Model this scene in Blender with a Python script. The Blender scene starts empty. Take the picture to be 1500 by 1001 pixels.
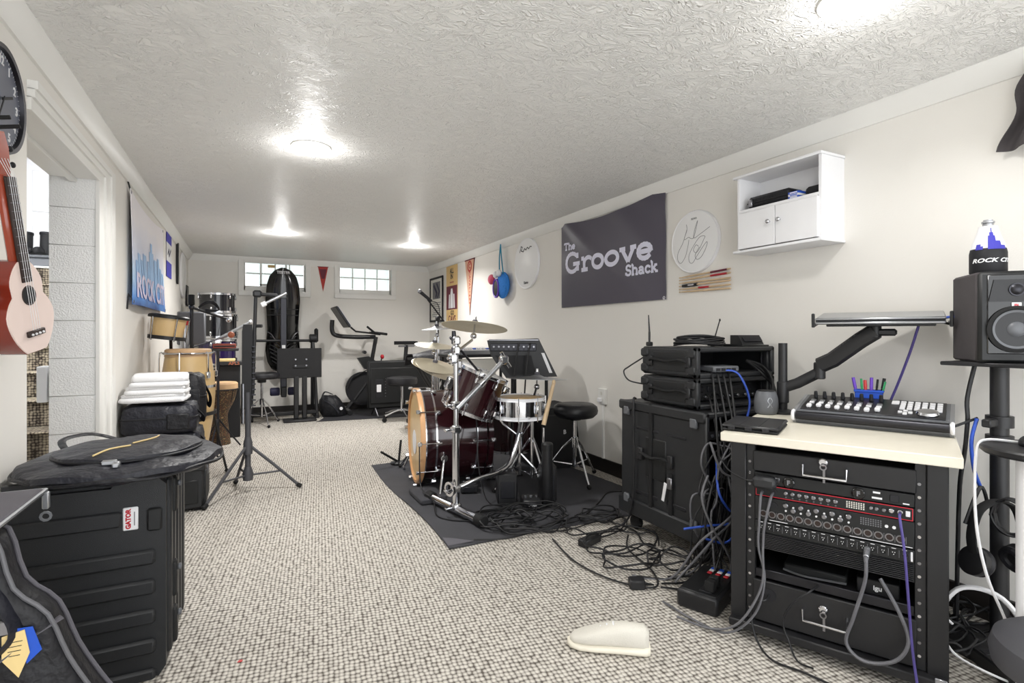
import bpy, math, random
from math import sin, cos, pi, radians as R
from mathutils import Matrix, Vector, Euler
random.seed(7)
scene = bpy.context.scene
col = scene.collection

# ---------------------------------------------------------------- camera, sky, exposure
cam_d = bpy.data.cameras.new('camera'); cam = bpy.data.objects.new('camera', cam_d); col.objects.link(cam)
cam.location = (0, 0, 1.135)
cam.rotation_euler = (R(90), 0, R(-26.6))
cam_d.sensor_width = 36.0; cam_d.sensor_fit = 'HORIZONTAL'
cam_d.lens = 777.0 / 1500.0 * 36.0
cam_d.shift_y = -11.5 / 1500.0
cam_d.clip_start = 0.02
scene.camera = cam
world = bpy.data.worlds.new('daylight'); scene.world = world; world.use_nodes = True
bg = world.node_tree.nodes['Background']
bg.inputs[0].default_value = (0.95, 0.975, 1.0, 1); bg.inputs[1].default_value = 2.3
scene.view_settings.view_transform = 'Standard'
scene.view_settings.look = 'None'
scene.view_settings.gamma = 1.0
scene.view_settings.use_curve_mapping = False
scene.view_settings.exposure = 0.66
LAMP_W = 16.0; CEILING_FILL = .2

# ---------------------------------------------------------------- materials
def lin(c):
    return tuple(((v/255)/12.92 if v/255 <= .04045 else ((v/255+.055)/1.055)**2.4) for v in c) + (1,)
MATS = {}
def mat(name, rgb, rough=.5, metal=0., var=.06, vscale=14., bump=0., bscale=120., coat=0., spec=.5, trans=0., emit=0., sheen=0., ior=1.45, bdist=.004):
    m = bpy.data.materials.new(name); m.use_nodes = True
    nt = m.node_tree; b = nt.nodes['Principled BSDF']
    tc = nt.nodes.new('ShaderNodeTexCoord')
    n = nt.nodes.new('ShaderNodeTexNoise'); n.inputs['Scale'].default_value = vscale; n.inputs['Detail'].default_value = 4
    nt.links.new(tc.outputs['Object'], n.inputs['Vector'])
    mx = nt.nodes.new('ShaderNodeMix'); mx.data_type = 'RGBA'
    c = lin(rgb)
    mx.inputs[6].default_value = tuple(max(0, v*(1-var)) for v in c[:3]) + (1,)
    mx.inputs[7].default_value = tuple(min(1, v*(1+var)) for v in c[:3]) + (1,)
    nt.links.new(n.outputs[0], mx.inputs[0]); nt.links.new(mx.outputs[2], b.inputs['Base Color'])
    b.inputs['Roughness'].default_value = rough; b.inputs['Metallic'].default_value = metal
    b.inputs['Specular IOR Level'].default_value = spec
    b.inputs['Coat Weight'].default_value = coat; b.inputs['Coat Roughness'].default_value = .08
    b.inputs['Transmission Weight'].default_value = trans; b.inputs['IOR'].default_value = ior
    if sheen: b.inputs['Sheen Weight'].default_value = sheen
    if emit:
        b.inputs['Emission Color'].default_value = c; b.inputs['Emission Strength'].default_value = emit
    if bump:
        n2 = nt.nodes.new('ShaderNodeTexNoise'); n2.inputs['Scale'].default_value = bscale; n2.inputs['Detail'].default_value = 3
        nt.links.new(tc.outputs['Object'], n2.inputs['Vector'])
        bp = nt.nodes.new('ShaderNodeBump'); bp.inputs['Strength'].default_value = bump; bp.inputs['Distance'].default_value = bdist
        nt.links.new(n2.outputs[0], bp.inputs['Height']); nt.links.new(bp.outputs[0], b.inputs['Normal'])
    MATS[name] = m
    return m
def nodes(m): return m.node_tree, m.node_tree.nodes['Principled BSDF']
def ramp(nt, fac, stops, interp='LINEAR'):
    r = nt.nodes.new('ShaderNodeValToRGB'); r.color_ramp.interpolation = interp
    e = r.color_ramp.elements
    while len(e) < len(stops): e.new(.5)
    for k, (p, c) in enumerate(stops): e[k].position = p; e[k].color = c if len(c) == 4 else lin(c)
    nt.links.new(fac, r.inputs[0]); return r.outputs[0]

mat('wall', (234, 231, 225), .62, var=.012, vscale=3, bump=.12, bscale=160)
mat('trim', (236, 235, 231), .35, var=.01)
mat('block', (242, 242, 241), .6, var=.02, bump=.9, bscale=130)
mat('stairwhite', (236, 236, 236), .5, var=.02)
mat('dark_base', (30, 26, 24), .5)
mat('black', (32, 32, 34), .42, var=.15)
mat('black_matte', (30, 30, 32), .75, var=.15)
mat('black_gloss', (14, 14, 15), .12, var=.1, coat=.4)
mat('plastic', (36, 37, 39), .45, var=.1, bump=.25, bscale=500)
mat('plastic_dark', (24, 25, 26), .5, var=.1)
mat('fabric', (26, 27, 36), .5, var=.3, vscale=16, bump=.7, bscale=20, bdist=.02)
mat('fabric_dark', (20, 20, 25), .55, var=.25, bump=.6, bscale=24, bdist=.015)
mat('fabric_grey', (92, 90, 96), .8, var=.15, bump=.3, bscale=500)
mat('shirt', (74, 70, 72), .9, var=.15, bump=.3, bscale=500)
mat('chrome', (215, 216, 220), .12, 1., var=.05)
mat('steel', (150, 150, 155), .28, 1., var=.08)
mat('darksteel', (60, 60, 64), .35, .9, var=.1)
mat('white', (238, 238, 240), .4, var=.02)
mat('white_gloss', (242, 243, 246), .25, var=.01)
mat('offwhite', (226, 224, 216), .5, var=.03)
mat('towel', (236, 236, 238), .95, var=.03, bump=.8, bscale=300, sheen=.3)
mat('drumhead', (240, 240, 240), .4, var=.01)
mat('maple', (214, 182, 130), .35, var=.12, vscale=9, coat=.2)
mat('rawhide', (206, 170, 130), .6, var=.15)
mat('hoopwood', (206, 160, 116), .35, var=.12)
mat('wine', (42, 15, 20), .14, var=.25, vscale=260, coat=.7)
mat('blackshell', (22, 22, 26), .12, var=.15, coat=.6)
mat('purple', (36, 22, 70), .15, var=.15, coat=.6)
mat('cymbal', (220, 212, 190), .36, .55, var=.1, vscale=60)
mat('rubber', (22, 22, 23), .8)
mat('cable', (26, 26, 28), .5)
mat('cable_grey', (98, 98, 102), .5)
mat('cable_blue', (52, 88, 190), .45)
mat('cable_purple', (76, 66, 130), .5)
mat('cable_white', (226, 226, 228), .45)
mat('stickwood', (212, 186, 150), .5, var=.12)
mat('red', (182, 34, 46), .45)
mat('redline', (200, 40, 56), .4)
mat('blue', (34, 82, 190), .4)
mat('marker_purple', (110, 70, 190), .4); mat('marker_green', (40, 150, 90), .4); mat('marker_red', (196, 60, 60), .4)
mat('laminate', (226, 220, 204), .35, var=.03, vscale=40)
mat('silver', (176, 178, 182), .3, .8, var=.04)
mat('greyplastic', (96, 98, 102), .4, var=.05)
mat('label_white', (228, 228, 230), .5, var=.02)
mat('ink', (26, 26, 30), .6)
mat('ink_grey', (120, 120, 124), .6)
mat('cream', (222, 188, 128), .6, var=.06)
mat('maroon', (104, 34, 52), .6, var=.1)
mat('pennant_tan', (208, 166, 140), .8, var=.05)
mat('pennant_red', (178, 58, 52), .7, var=.05)
mat('navy', (40, 40, 70), .6)
mat('royal', (64, 62, 170), .6)
mat('pink', (210, 84, 112), .9, sheen=.4)
mat('furblue', (52, 128, 214), .95, var=.35, vscale=70, bump=1., bscale=260)
mat('teal', (24, 128, 160), .7)
mat('tag', (226, 200, 140), .6)
mat('screenblue', (38, 70, 112), .15, var=.4, vscale=3)
mat('clockface', (98, 102, 116), .35, var=.15, vscale=4)
mat('chair_leather', (30, 30, 33), .4, var=.15, bump=.2, bscale=250)
mat('rosewood', (46, 32, 28), .5, var=.15)
mat('ukeface', (234, 214, 206), .3, var=.05, vscale=10, coat=.3)
mat('mahogany', (150, 62, 40), .22, var=.2, vscale=6, coat=.5)
mat('shoe', (214, 210, 200), .85, var=.05, bump=.5, bscale=300)
mat('sole', (228, 222, 206), .7)
mat('lens', (255, 250, 240), .4, var=0, emit=9.)
mat('glass', (240, 246, 246), .05, trans=1.)
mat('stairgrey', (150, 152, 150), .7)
mat('ghostgrey', (70, 70, 74), .5)
mat('rugmat', (66, 66, 70), .95, var=.25, vscale=6, bump=.6, bscale=420)
mat('exmat', (44, 44, 48), .8, var=.12, bump=.3, bscale=200)
mat('copper', (176, 104, 76), .5, var=.1)
mat('redwood', (158, 70, 52), .35, var=.15)
mat('brass', (226, 217, 194), .34, .6)

# ceiling: hand-trowelled, slightly glossy paint
m = mat('ceiling', (244, 243, 240), .42, var=.015, vscale=2)
nt, b = nodes(m)
tc = nt.nodes.new('ShaderNodeTexCoord')
mp = nt.nodes.new('ShaderNodeMapping'); mp.inputs['Scale'].default_value = (1.0, 1.5, 1); mp.inputs['Rotation'].default_value = (0, 0, .5)
nt.links.new(tc.outputs['Object'], mp.inputs[0])
w0 = nt.nodes.new('ShaderNodeTexNoise'); w0.inputs['Scale'].default_value = 6; w0.inputs['Detail'].default_value = 3
nt.links.new(mp.outputs[0], w0.inputs['Vector'])
ad = nt.nodes.new('ShaderNodeVectorMath'); ad.operation = 'MULTIPLY_ADD'; ad.inputs[1].default_value = (.25, .25, 0)
nt.links.new(w0.outputs['Color'], ad.inputs[0]); nt.links.new(mp.outputs[0], ad.inputs[2])
def ridge(scale, width, dist):
    n = nt.nodes.new('ShaderNodeTexNoise'); n.inputs['Scale'].default_value = scale; n.inputs['Detail'].default_value = 3; n.inputs['Distortion'].default_value = dist
    nt.links.new(ad.outputs[0], n.inputs['Vector'])
    a = nt.nodes.new('ShaderNodeMath'); a.operation = 'SUBTRACT'; a.inputs[1].default_value = .5; nt.links.new(n.outputs[0], a.inputs[0])
    c = nt.nodes.new('ShaderNodeMath'); c.operation = 'ABSOLUTE'; nt.links.new(a.outputs[0], c.inputs[0])
    return ramp(nt, c.outputs[0], [(0, (1, 1, 1, 1)), (width, (0, 0, 0, 1))], 'EASE')
r1 = ridge(15, .045, .9); r2 = ridge(38, .06, .5)
mm = nt.nodes.new('ShaderNodeMath'); mm.operation = 'MULTIPLY_ADD'; mm.inputs[1].default_value = .55
nt.links.new(r2, mm.inputs[0]); nt.links.new(r1, mm.inputs[2]); h = mm.outputs[0]
bp = nt.nodes.new('ShaderNodeBump'); bp.inputs['Strength'].default_value = .6; bp.inputs['Distance'].default_value = .010
nt.links.new(h, bp.inputs['Height']); nt.links.new(bp.outputs[0], b.inputs['Normal'])

# carpet: woven loops in rows
def carpet(name, light, dark, scale=1.):
    m = mat(name, light, .95, var=.05, spec=.1)
    nt, b = nodes(m)
    tc = nt.nodes.new('ShaderNodeTexCoord')
    mp = nt.nodes.new('ShaderNodeMapping'); mp.inputs['Scale'].default_value = (60*scale, 50*scale, 60*scale); mp.inputs['Rotation'].default_value = (0, 0, R(8))
    nt.links.new(tc.outputs['Object'], mp.inputs[0])
    v = nt.nodes.new('ShaderNodeTexVoronoi'); v.inputs['Scale'].default_value = 1; v.inputs['Randomness'].default_value = .3
    nt.links.new(mp.outputs[0], v.inputs['Vector'])
    n = nt.nodes.new('ShaderNodeTexNoise'); n.inputs['Scale'].default_value = 60; n.inputs['Detail'].default_value = 3
    nt.links.new(tc.outputs['Object'], n.inputs['Vector'])
    sm = nt.nodes.new('ShaderNodeMath'); sm.operation = 'MULTIPLY_ADD'; sm.inputs[1].default_value = .22; 
    nt.links.new(n.outputs[0], sm.inputs[0]); nt.links.new(v.outputs['Distance'], sm.inputs[2])
    mid = tuple((a*2+c)/3 for a, c in zip(light, dark))
    c = ramp(nt, sm.outputs[0], [(.33, light), (.57, mid), (.77, dark)])
    nt.links.new(c, b.inputs['Base Color'])
    inv = nt.nodes.new('ShaderNodeMath'); inv.operation = 'SUBTRACT'; inv.inputs[0].default_value = 1
    nt.links.new(v.outputs['Distance'], inv.inputs[1])
    bp = nt.nodes.new('ShaderNodeBump'); bp.inputs['Strength'].default_value = .8; bp.inputs['Distance'].default_value = .006
    nt.links.new(inv.outputs[0], bp.inputs['Height']); nt.links.new(bp.outputs[0], b.inputs['Normal'])
    return m
carpet('carpet', (210, 205, 196), (92, 86, 80))
carpet('stair_carpet', (150, 140, 122), (46, 40, 36), .8)

# frosted glass blocks of the windows
m = mat('frosted', (178, 190, 186), .5, trans=.85, bump=1., bscale=60)
# djembe wrap, mottled brown print
m = mat('wrap', (96, 76, 56), .6)
nt, b = nodes(m)
v = nt.nodes.new('ShaderNodeTexVoronoi'); v.inputs['Scale'].default_value = 46
tc = nt.nodes.new('ShaderNodeTexCoord'); nt.links.new(tc.outputs['Object'], v.inputs['Vector'])
nt.links.new(ramp(nt, v.outputs['Distance'], [(.1, (128, 112, 70)), (.35, (92, 56, 40)), (.6, (44, 44, 34)), (.9, (150, 120, 80))]), b.inputs['Base Color'])
# printed skyline banner, pale sky fading to blue
def banner_print(name, axis='Z', z0=0., z1=1.):
    m = mat(name, (200, 214, 240), .5)
    nt, b = nodes(m)
    tc = nt.nodes.new('ShaderNodeTexCoord'); sx = nt.nodes.new('ShaderNodeSeparateXYZ'); nt.links.new(tc.outputs['Object'], sx.inputs[0])
    n = nt.nodes.new('ShaderNodeTexNoise'); n.inputs['Scale'].default_value = 5; nt.links.new(tc.outputs['Object'], n.inputs['Vector'])
    mr = nt.nodes.new('ShaderNodeMapRange'); mr.inputs['From Min'].default_value = z0; mr.inputs['From Max'].default_value = z1
    nt.links.new(sx.outputs['Z'], mr.inputs[0])
    ad = nt.nodes.new('ShaderNodeMath'); ad.operation = 'MULTIPLY_ADD'; ad.inputs[1].default_value = .25
    nt.links.new(n.outputs[0], ad.inputs[0]); nt.links.new(mr.outputs[0], ad.inputs[2])
    nt.links.new(ramp(nt, ad.outputs[0], [(.1, (44, 66, 130)), (.22, (96, 152, 226)), (.38, (180, 212, 244)), (.6, (222, 226, 244)), (.9, (246, 242, 246))]), b.inputs['Base Color'])
banner_print('rockbanner', z0=1.32, z1=2.1)

m = mat('groove_banner', (84, 80, 92), .34, var=.06, vscale=2)
m = mat('uke_side', (126, 44, 30), .2, coat=.5)

# ---------------------------------------------------------------- geometry builder
def rotm(rx=0, ry=0, rz=0): return Euler((R(rx), R(ry), R(rz))).to_matrix().to_4x4()
def T(x, y, z): return Matrix.Translation((x, y, z))
def axis_m(p0, p1):
    p0 = Vector(p0); d = Vector(p1)-p0
    q = Vector((0, 0, 1)).rotation_difference(d.normalized())
    return T(*p0) @ q.to_matrix().to_4x4(), d.length
class G:
    def __init__(s, M=None): s.v = []; s.f = []; s.M = M
    def add(s, vs, fs, M=None):
        o = len(s.v)
        if M is not None: vs = [M @ Vector(p) for p in vs]
        if s.M is not None: vs = [s.M @ Vector(p) for p in vs]
        s.v += [tuple(p) for p in vs]; s.f += [tuple(i+o for i in f) for f in fs]; return s
    def box(s, c, d, b=0., M=None, rot=None):
        hx, hy, hz = d[0]/2, d[1]/2, d[2]/2
        if rot: M2 = T(*c) @ rotm(*rot); c = (0, 0, 0); M = M @ M2 if M is not None else M2
        b = min(b, .49*min(d))
        if b <= 0:
            vs = [(c[0]+x*hx, c[1]+y*hy, c[2]+z*hz) for x in (-1, 1) for y in (-1, 1) for z in (-1, 1)]
            return s.add(vs, [(0, 1, 3, 2), (4, 6, 7, 5), (0, 4, 5, 1), (2, 3, 7, 6), (0, 2, 6, 4), (1, 5, 7, 3)], M)
        vs = []; idx = {}
        for x in (-1, 1):
            for y in (-1, 1):
                for z in (-1, 1):
                    for a in range(3):
                        e = [b, b, b]; e[a] = 0
                        idx[x, y, z, a] = len(vs)
                        vs.append((c[0]+x*(hx-e[0]), c[1]+y*(hy-e[1]), c[2]+z*(hz-e[2])))
        fs = []
        def q(a, b_, c_, d_, n):
            P = [Vector(vs[i]) for i in (a, b_, c_, d_)]
            nn = (P[1]-P[0]).cross(P[2]-P[0])
            fs.append((a, b_, c_, d_) if nn.dot(Vector(n)) > 0 else (d_, c_, b_, a))
        for sg in (-1, 1):
            q(idx[sg, -1, -1, 0], idx[sg, 1, -1, 0], idx[sg, 1, 1, 0], idx[sg, -1, 1, 0], (sg, 0, 0))
            q(idx[-1, sg, -1, 1], idx[1, sg, -1, 1], idx[1, sg, 1, 1], idx[-1, sg, 1, 1], (0, sg, 0))
            q(idx[-1, -1, sg, 2], idx[1, -1, sg, 2], idx[1, 1, sg, 2], idx[-1, 1, sg, 2], (0, 0, sg))
            for t in (-1, 1):
                q(idx[sg, t, -1, 0], idx[sg, t, 1, 0], idx[sg, t, 1, 1], idx[sg, t, -1, 1], (sg, t, 0))
                q(idx[sg, -1, t, 0], idx[sg, 1, t, 0], idx[sg, 1, t, 2], idx[sg, -1, t, 2], (sg, 0, t))
                q(idx[-1, sg, t, 1], idx[1, sg, t, 1], idx[1, sg, t, 2], idx[-1, sg, t, 2], (0, sg, t))
        for x in (-1, 1):
            for y in (-1, 1):
                for z in (-1, 1):
                    a, b_, c_ = (idx[x, y, z, k] for k in range(3))
                    P = [Vector(vs[i]) for i in (a, b_, c_)]
                    nn = (P[1]-P[0]).cross(P[2]-P[0])
                    fs.append((a, b_, c_) if nn.dot(Vector((x, y, z))) > 0 else (c_, b_, a))
        return s.add(vs, fs, M)
    def bx(s, x0, x1, y0, y1, z0, z1, b=0., M=None):
        return s.box(((x0+x1)/2, (y0+y1)/2, (z0+z1)/2), (x1-x0, y1-y0, z1-z0), b, M)
    def lathe(s, prof, n=24, M=None, p0=None, p1=None):
        if p0 is not None:
            A, _ = axis_m(p0, p1); M = M @ A if M is not None else A
        vs = []; fs = []; rings = []
        for r, z in prof:
            if r <= 1e-6: rings.append([len(vs)]); vs.append((0, 0, z))
            else:
                rings.append(list(range(len(vs), len(vs)+n)))
                vs += [(r*cos(2*pi*k/n), r*sin(2*pi*k/n), z) for k in range(n)]
        for a, b in zip(rings, rings[1:]):
            for k in range(n):
                k2 = (k+1) % n
                if len(a) == 1 and len(b) == 1: continue
                if len(a) == 1: fs.append((a[0], b[k2], b[k]))
                elif len(b) == 1: fs.append((a[k], a[k2], b[0]))
                else: fs.append((a[k], a[k2], b[k2], b[k]))
        return s.add(vs, fs, M)
    def cyl(s, p0, p1, r, r1=None, n=14, M=None, b=0.):
        A, L = axis_m(p0, p1); r1 = r if r1 is None else r1
        if b: pr = [(0, 0), (r-b, 0), (r, b), (r1, L-b), (r1-b, L), (0, L)]
        else: pr = [(0, 0), (r, 0), (r1, L), (0, L)]
        return s.lathe(pr, n, M @ A if M is not None else A)
    def ring(s, p0, p1, ro, ri, n=28, M=None):
        A, L = axis_m(p0, p1)
        return s.lathe([(ri, 0), (ro, 0), (ro, L), (ri, L), (ri, 0)], n, M @ A if M is not None else A)
    def tube(s, pts, r, n=8, closed=False, M=None, flat=None):
        P = [Vector(p) for p in pts]; N = len(P); vs = []; fs = []
        if N < 2: return s
        tan = []
        for i in range(N):
            a = P[(i-1) % N] if closed or i > 0 else P[i]; b = P[(i+1) % N] if closed or i < N-1 else P[i]
            t = b-a; tan.append(t.normalized() if t.length > 1e-9 else Vector((0, 0, 1)))
        up = Vector((0, 0, 1)) if abs(tan[0].z) < .9 else Vector((1, 0, 0))
        x = (up - tan[0]*up.dot(tan[0])).normalized()
        for i in range(N):
            x = x - tan[i]*x.dot(tan[i])
            x = x.normalized() if x.length > 1e-6 else tan[i].orthogonal().normalized()
            y = tan[i].cross(x)
            rr = r[i] if isinstance(r, (list, tuple)) else r
            ra, rb = (rr, rr) if flat is None else (rr, rr*flat)
            for k in range(n):
                a = 2*pi*k/n
                vs.append(tuple(P[i] + x*(rb*cos(a)) + y*(ra*sin(a))))
        for i in range(N if closed else N-1):
            j = (i+1) % N
            for k in range(n):
                k2 = (k+1) % n
                fs.append((i*n+k, i*n+k2, j*n+k2, j*n+k))
        if not closed:
            fs.append(tuple(range(n-1, -1, -1))); fs.append(tuple((N-1)*n+k for k in range(n)))
        return s.add(vs, fs, M)
    def prism(s, poly, h, M=None, z0=0.):
        a = sum(poly[i][0]*poly[(i+1) % len(poly)][1]-poly[(i+1) % len(poly)][0]*poly[i][1] for i in range(len(poly)))
        if a < 0: poly = poly[::-1]
        n = len(poly)
        vs = [(x, y, z0) for x, y in poly]+[(x, y, z0+h) for x, y in poly]
        fs = [tuple(range(n-1, -1, -1)), tuple(range(n, 2*n))]+[(i, (i+1) % n, n+(i+1) % n, n+i) for i in range(n)]
        return s.add(vs, fs, M)
    def sph(s, c, r, n=16, m=10, M=None):
        if not isinstance(r, (tuple, list)): r = (r, r, r)
        vs = [(c[0], c[1], c[2]-r[2])]; fs = []
        for i in range(1, m):
            t = -pi/2+pi*i/m
            for k in range(n):
                a = 2*pi*k/n; vs.append((c[0]+r[0]*cos(t)*cos(a), c[1]+r[1]*cos(t)*sin(a), c[2]+r[2]*sin(t)))
        vs.append((c[0], c[1], c[2]+r[2])); L = len(vs)-1
        for k in range(n):
            k2 = (k+1) % n
            fs.append((0, 1+k2, 1+k)); fs.append((L, 1+(m-2)*n+k, 1+(m-2)*n+k2))
            for i in range(m-2): fs.append((1+i*n+k, 1+i*n+k2, 1+(i+1)*n+k2, 1+(i+1)*n+k))
        return s.add(vs, fs, M)
    def sheet(s, fn, nu, nv, th, M=None):
        """fn(u,v)->point for u,v in 0..1; thickened by th along fn's own normal"""
        P = [[Vector(fn(i/nu, j/nv)) for j in range(nv+1)] for i in range(nu+1)]
        vs = []; fs = []
        for sgn in (0, 1):
            for i in range(nu+1):
                for j in range(nv+1):
                    a = P[min(i+1, nu)][j]-P[max(i-1, 0)][j]; b = P[i][min(j+1, nv)]-P[i][max(j-1, 0)]
                    n = a.cross(b); n = n.normalized() if n.length > 1e-9 else Vector((0, 0, 1))
                    vs.append(tuple(P[i][j]+n*(th/2 if sgn else -th/2)))
        q = nv+1; o = (nu+1)*q
        for i in range(nu):
            for j in range(nv):
                a, b, c, d = i*q+j, (i+1)*q+j, (i+1)*q+j+1, i*q+j+1
                fs.append((d, c, b, a)); fs.append((a+o, b+o, c+o, d+o))
        rim = [(i, 0) for i in range(nu)]+[(nu, j) for j in range(nv)]+[(i, nv) for i in range(nu, 0, -1)]+[(0, j) for j in range(nv, 0, -1)]
        for k in range(len(rim)):
            a = rim[k][0]*q+rim[k][1]; b2 = rim[(k+1) % len(rim)]; b = b2[0]*q+b2[1]
            fs.append((a, b, b+o, a+o))
        return s.add(vs, fs, M)
    def to(s, name, material, parent=None, smooth=38, **tagkw):
        me = bpy.data.meshes.new(name); me.from_pydata(s.v, [], s.f); me.update()
        me.materials.append(MATS[material])
        if smooth:
            me.polygons.foreach_set('use_smooth', [True]*len(me.polygons))
            me.set_sharp_from_angle(angle=R(smooth))
        o = bpy.data.objects.new(name, me); col.objects.link(o)
        if parent is not None: o.parent = parent
        if tagkw: tag(o, **tagkw)
        return o
def tag(o, label=None, cat=None, group=None, kind=None):
    if label: o['label'] = label
    if cat: o['category'] = cat
    if group: o['group'] = group
    if kind: o['kind'] = kind
    return o
def thing(name, label, cat, loc=(0, 0, 0), rz=0, group=None, rot=None):
    o = bpy.data.objects.new(name, None); col.objects.link(o); o.empty_display_size = .05
    o.location = loc; o.rotation_euler = (0, 0, R(rz)) if rot is None else tuple(R(a) for a in rot)
    return tag(o, label, cat, group)
def struct(name, g, m, parent=None, smooth=38):
    o = g.to(name, m, parent, smooth)
    if parent is None: o['kind'] = 'structure'
    return o
def copy_tree(o, parent=None):
    c = o.copy(); col.objects.link(c)
    if parent is not None: c.parent = parent
    for ch in [x for x in o.children]: copy_tree(ch, c)
    return c
def smooth_pts(pts, k=6, closed=False):
    P = [Vector(p) for p in pts]; n = len(P); out = []
    for i in range(n if closed else n-1):
        g = (lambda q: P[q % n]) if closed else (lambda q: P[max(0, min(n-1, q))])
        a, b, c, d = g(i-1), g(i), g(i+1), g(i+2)
        for t in range(k):
            t /= k
            out.append(.5*((2*b)+(c-a)*t+(2*a-5*b+4*c-d)*t*t+(3*b-a-3*c+d)*t**3))
    if not closed: out.append(P[-1])
    return out
def cable(name, pts, r, m, label, cat='cable', group=None, k=6, n=6):
    return G().tube(smooth_pts(pts, k), r, n).to(name, m, None, 60, label=label, cat=cat, group=group)
FR = lambda x, y, z: Matrix(((0, 0, -1, x), (-1, 0, 0, y), (0, 1, 0, z), (0, 0, 0, 1)))   # on a wall facing -x
FL = lambda x, y, z: Matrix(((0, 0, 1, x), (1, 0, 0, y), (0, 1, 0, z), (0, 0, 0, 1)))     # on a wall facing +x
FB = lambda x, y, z: Matrix(((1, 0, 0, x), (0, 0, -1, y), (0, 1, 0, z), (0, 0, 0, 1)))    # facing -y
def text(g, s, size, M, align='CENTER', bold=0., ext=.0008, sx=1., shear=0., spacing=1.):
    c = bpy.data.curves.new('t', 'FONT'); c.body = s; c.size = size; c.align_x = align; c.align_y = 'CENTER'
    c.extrude = ext; c.offset = bold; c.shear = shear; c.space_character = spacing; c.resolution_u = 3
    o = bpy.data.objects.new('t', c)
    me = bpy.data.meshes.new_from_object(o)
    g.add([(v.co.x*sx, v.co.y, v.co.z) for v in me.vertices], [tuple(p.vertices) for p in me.polygons], M)
    bpy.data.objects.remove(o); bpy.data.curves.remove(c); bpy.data.meshes.remove(me)
    return g
def arc(cx, cy, rx, ry, a0, a1, n=14):
    return [(cx+rx*cos(R(a0+(a1-a0)*i/n)), cy+ry*sin(R(a0+(a1-a0)*i/n))) for i in range(n+1)]
GLY = {
 'T': (.9, [[(.02, .95), (.8, .95)], [(.41, .95), (.41, .05)], [(.22, .05), (.6, .05)], [(.04, .95), (.04, .74)], [(.78, .95), (.78, .74)]]),
 'h': (.76, [[(.14, .95), (.14, .05)], [(0, .05), (.28, .05)], [(0, .95), (.14, .95)], arc(.355, .42, .215, .2, 180, 0)+[(.57, .05)], [(.43, .05), (.71, .05)]]),
 'e': (.68, [arc(.31, .33, .26, .28, 0, 318), [(.05, .33), (.57, .33)]]),
 'G': (1., [arc(.44, .5, .37, .45, 48, 315), [(.5, .42), (.9, .42)], [(.78, .42), (.78, .06)], [(.76, .95), (.76, .68)]]),
 'r': (.6, [[(.16, .6), (.16, .05)], [(0, .05), (.36, .05)], [(0, .6), (.16, .6)], arc(.4, .36, .23, .25, 170, 45)]),
 'o': (.7, [arc(.32, .33, .27, .28, 0, 360, 24)]),
 'v': (.74, [[(.1, .6), (.35, .04)], [(.35, .04), (.6, .6)], [(-.02, .61), (.24, .61)], [(.46, .61), (.72, .61)]]),
 'S': (.7, [arc(.32, .72, .22, .22, 30, 270)+arc(.32, .27, .25, .22, 90, -150), [(.56, .95), (.56, .72)], [(.06, .32), (.06, .05)]]),
 'a': (.72, [arc(.27, .2, .2, .15, 0, 360, 18), arc(.29, .42, .2, .19, 0, 150)[::-1]+[(.49, .06)], [(.46, .06), (.64, .06)]]),
 'c': (.62, [arc(.31, .33, .25, .28, 50, 315), [(.5, .6), (.5, .42)]]),
 'k': (.76, [[(.14, .95), (.14, .05)], [(0, .05), (.28, .05)], [(0, .95), (.14, .95)], [(.14, .24), (.5, .58)], [(.28, .36), (.56, .06)], [(.38, .6), (.66, .6)], [(.44, .05), (.72, .05)]]),
}
def ribbon(g, pts, w, M, th=.0012):
    n = len(pts)
    for i in range(n-1):
        (x0, y0), (x1, y1) = pts[i], pts[i+1]
        L = math.hypot(x1-x0, y1-y0) or 1e-6; ux, uy = (x1-x0)/L, (y1-y0)/L; e = w*.28 if n > 2 else 0
        px, py = -uy*w/2, ux*w/2
        g.prism([(x0-ux*e-px, y0-uy*e-py), (x1+ux*e-px, y1+uy*e-py), (x1+ux*e+px, y1+uy*e+py), (x0-ux*e+px, y0-uy*e+py)], th, M)
def slab_text(g, s, size, w, M, sx=1., lower=1., rise=0.):
    x = 0
    for ch in s:
        adv, st = GLY[ch]
        for p in st: ribbon(g, [((x+a)*size*sx, b*size+rise*(x+a)*size) for a, b in p], w, M)
        x += adv
    return x*size*sx

# ---------------------------------------------------------------- room shell
X0, X1, Y0, Y1, ZC = -.69, 2.63, -1.1, 8.2, 2.2
struct('floor', G().bx(-2.6, 2.85, Y0-.2, 8.6, -.12, 0), 'carpet')
struct('ceiling', G().bx(-.95, 2.85, Y0-.2, 8.45, ZC, ZC+.12), 'ceiling')
struct('wall_right', G().bx(X1, X1+.15, Y0-.15, Y1+.2, 0, ZC), 'wall')
# front wall left out so world light fills the room from behind the camera
wl = G()
wl.bx(-.88, X0, 3.425, Y1+.2, 0, ZC)
wl.bx(-.88, X0, 2.43, 3.425, 1.955, ZC)
wl.bx(-.88, X0, Y0, 2.43, 0, ZC)
wall_left = struct('wall_left', wl, 'wall')
zj = 1.201-.191*6
while zj < 1.95:
    z1 = min(zj+.191, 1.955)
    G().bx(-.882, -.695, 3.402, 3.43, max(zj, 0)+.0008, z1-.0008, .002).to('concrete_block', 'block', wall_left)
    zj += .191
wb = G()
wx = [X0, -.03, .765, 1.235, 2.01, X1]
for a, b_ in ((0, 1), (2, 3), (4, 5)): wb.bx(wx[a], wx[b_], Y1, Y1+.2, 0, ZC)
for a, b_ in ((1, 2), (3, 4)):
    wb.bx(wx[a], wx[b_], Y1, Y1+.2, 0, 1.73); wb.bx(wx[a], wx[b_], Y1, Y1+.2, 2.175, ZC)
struct('wall_back', wb, 'wall')
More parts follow.
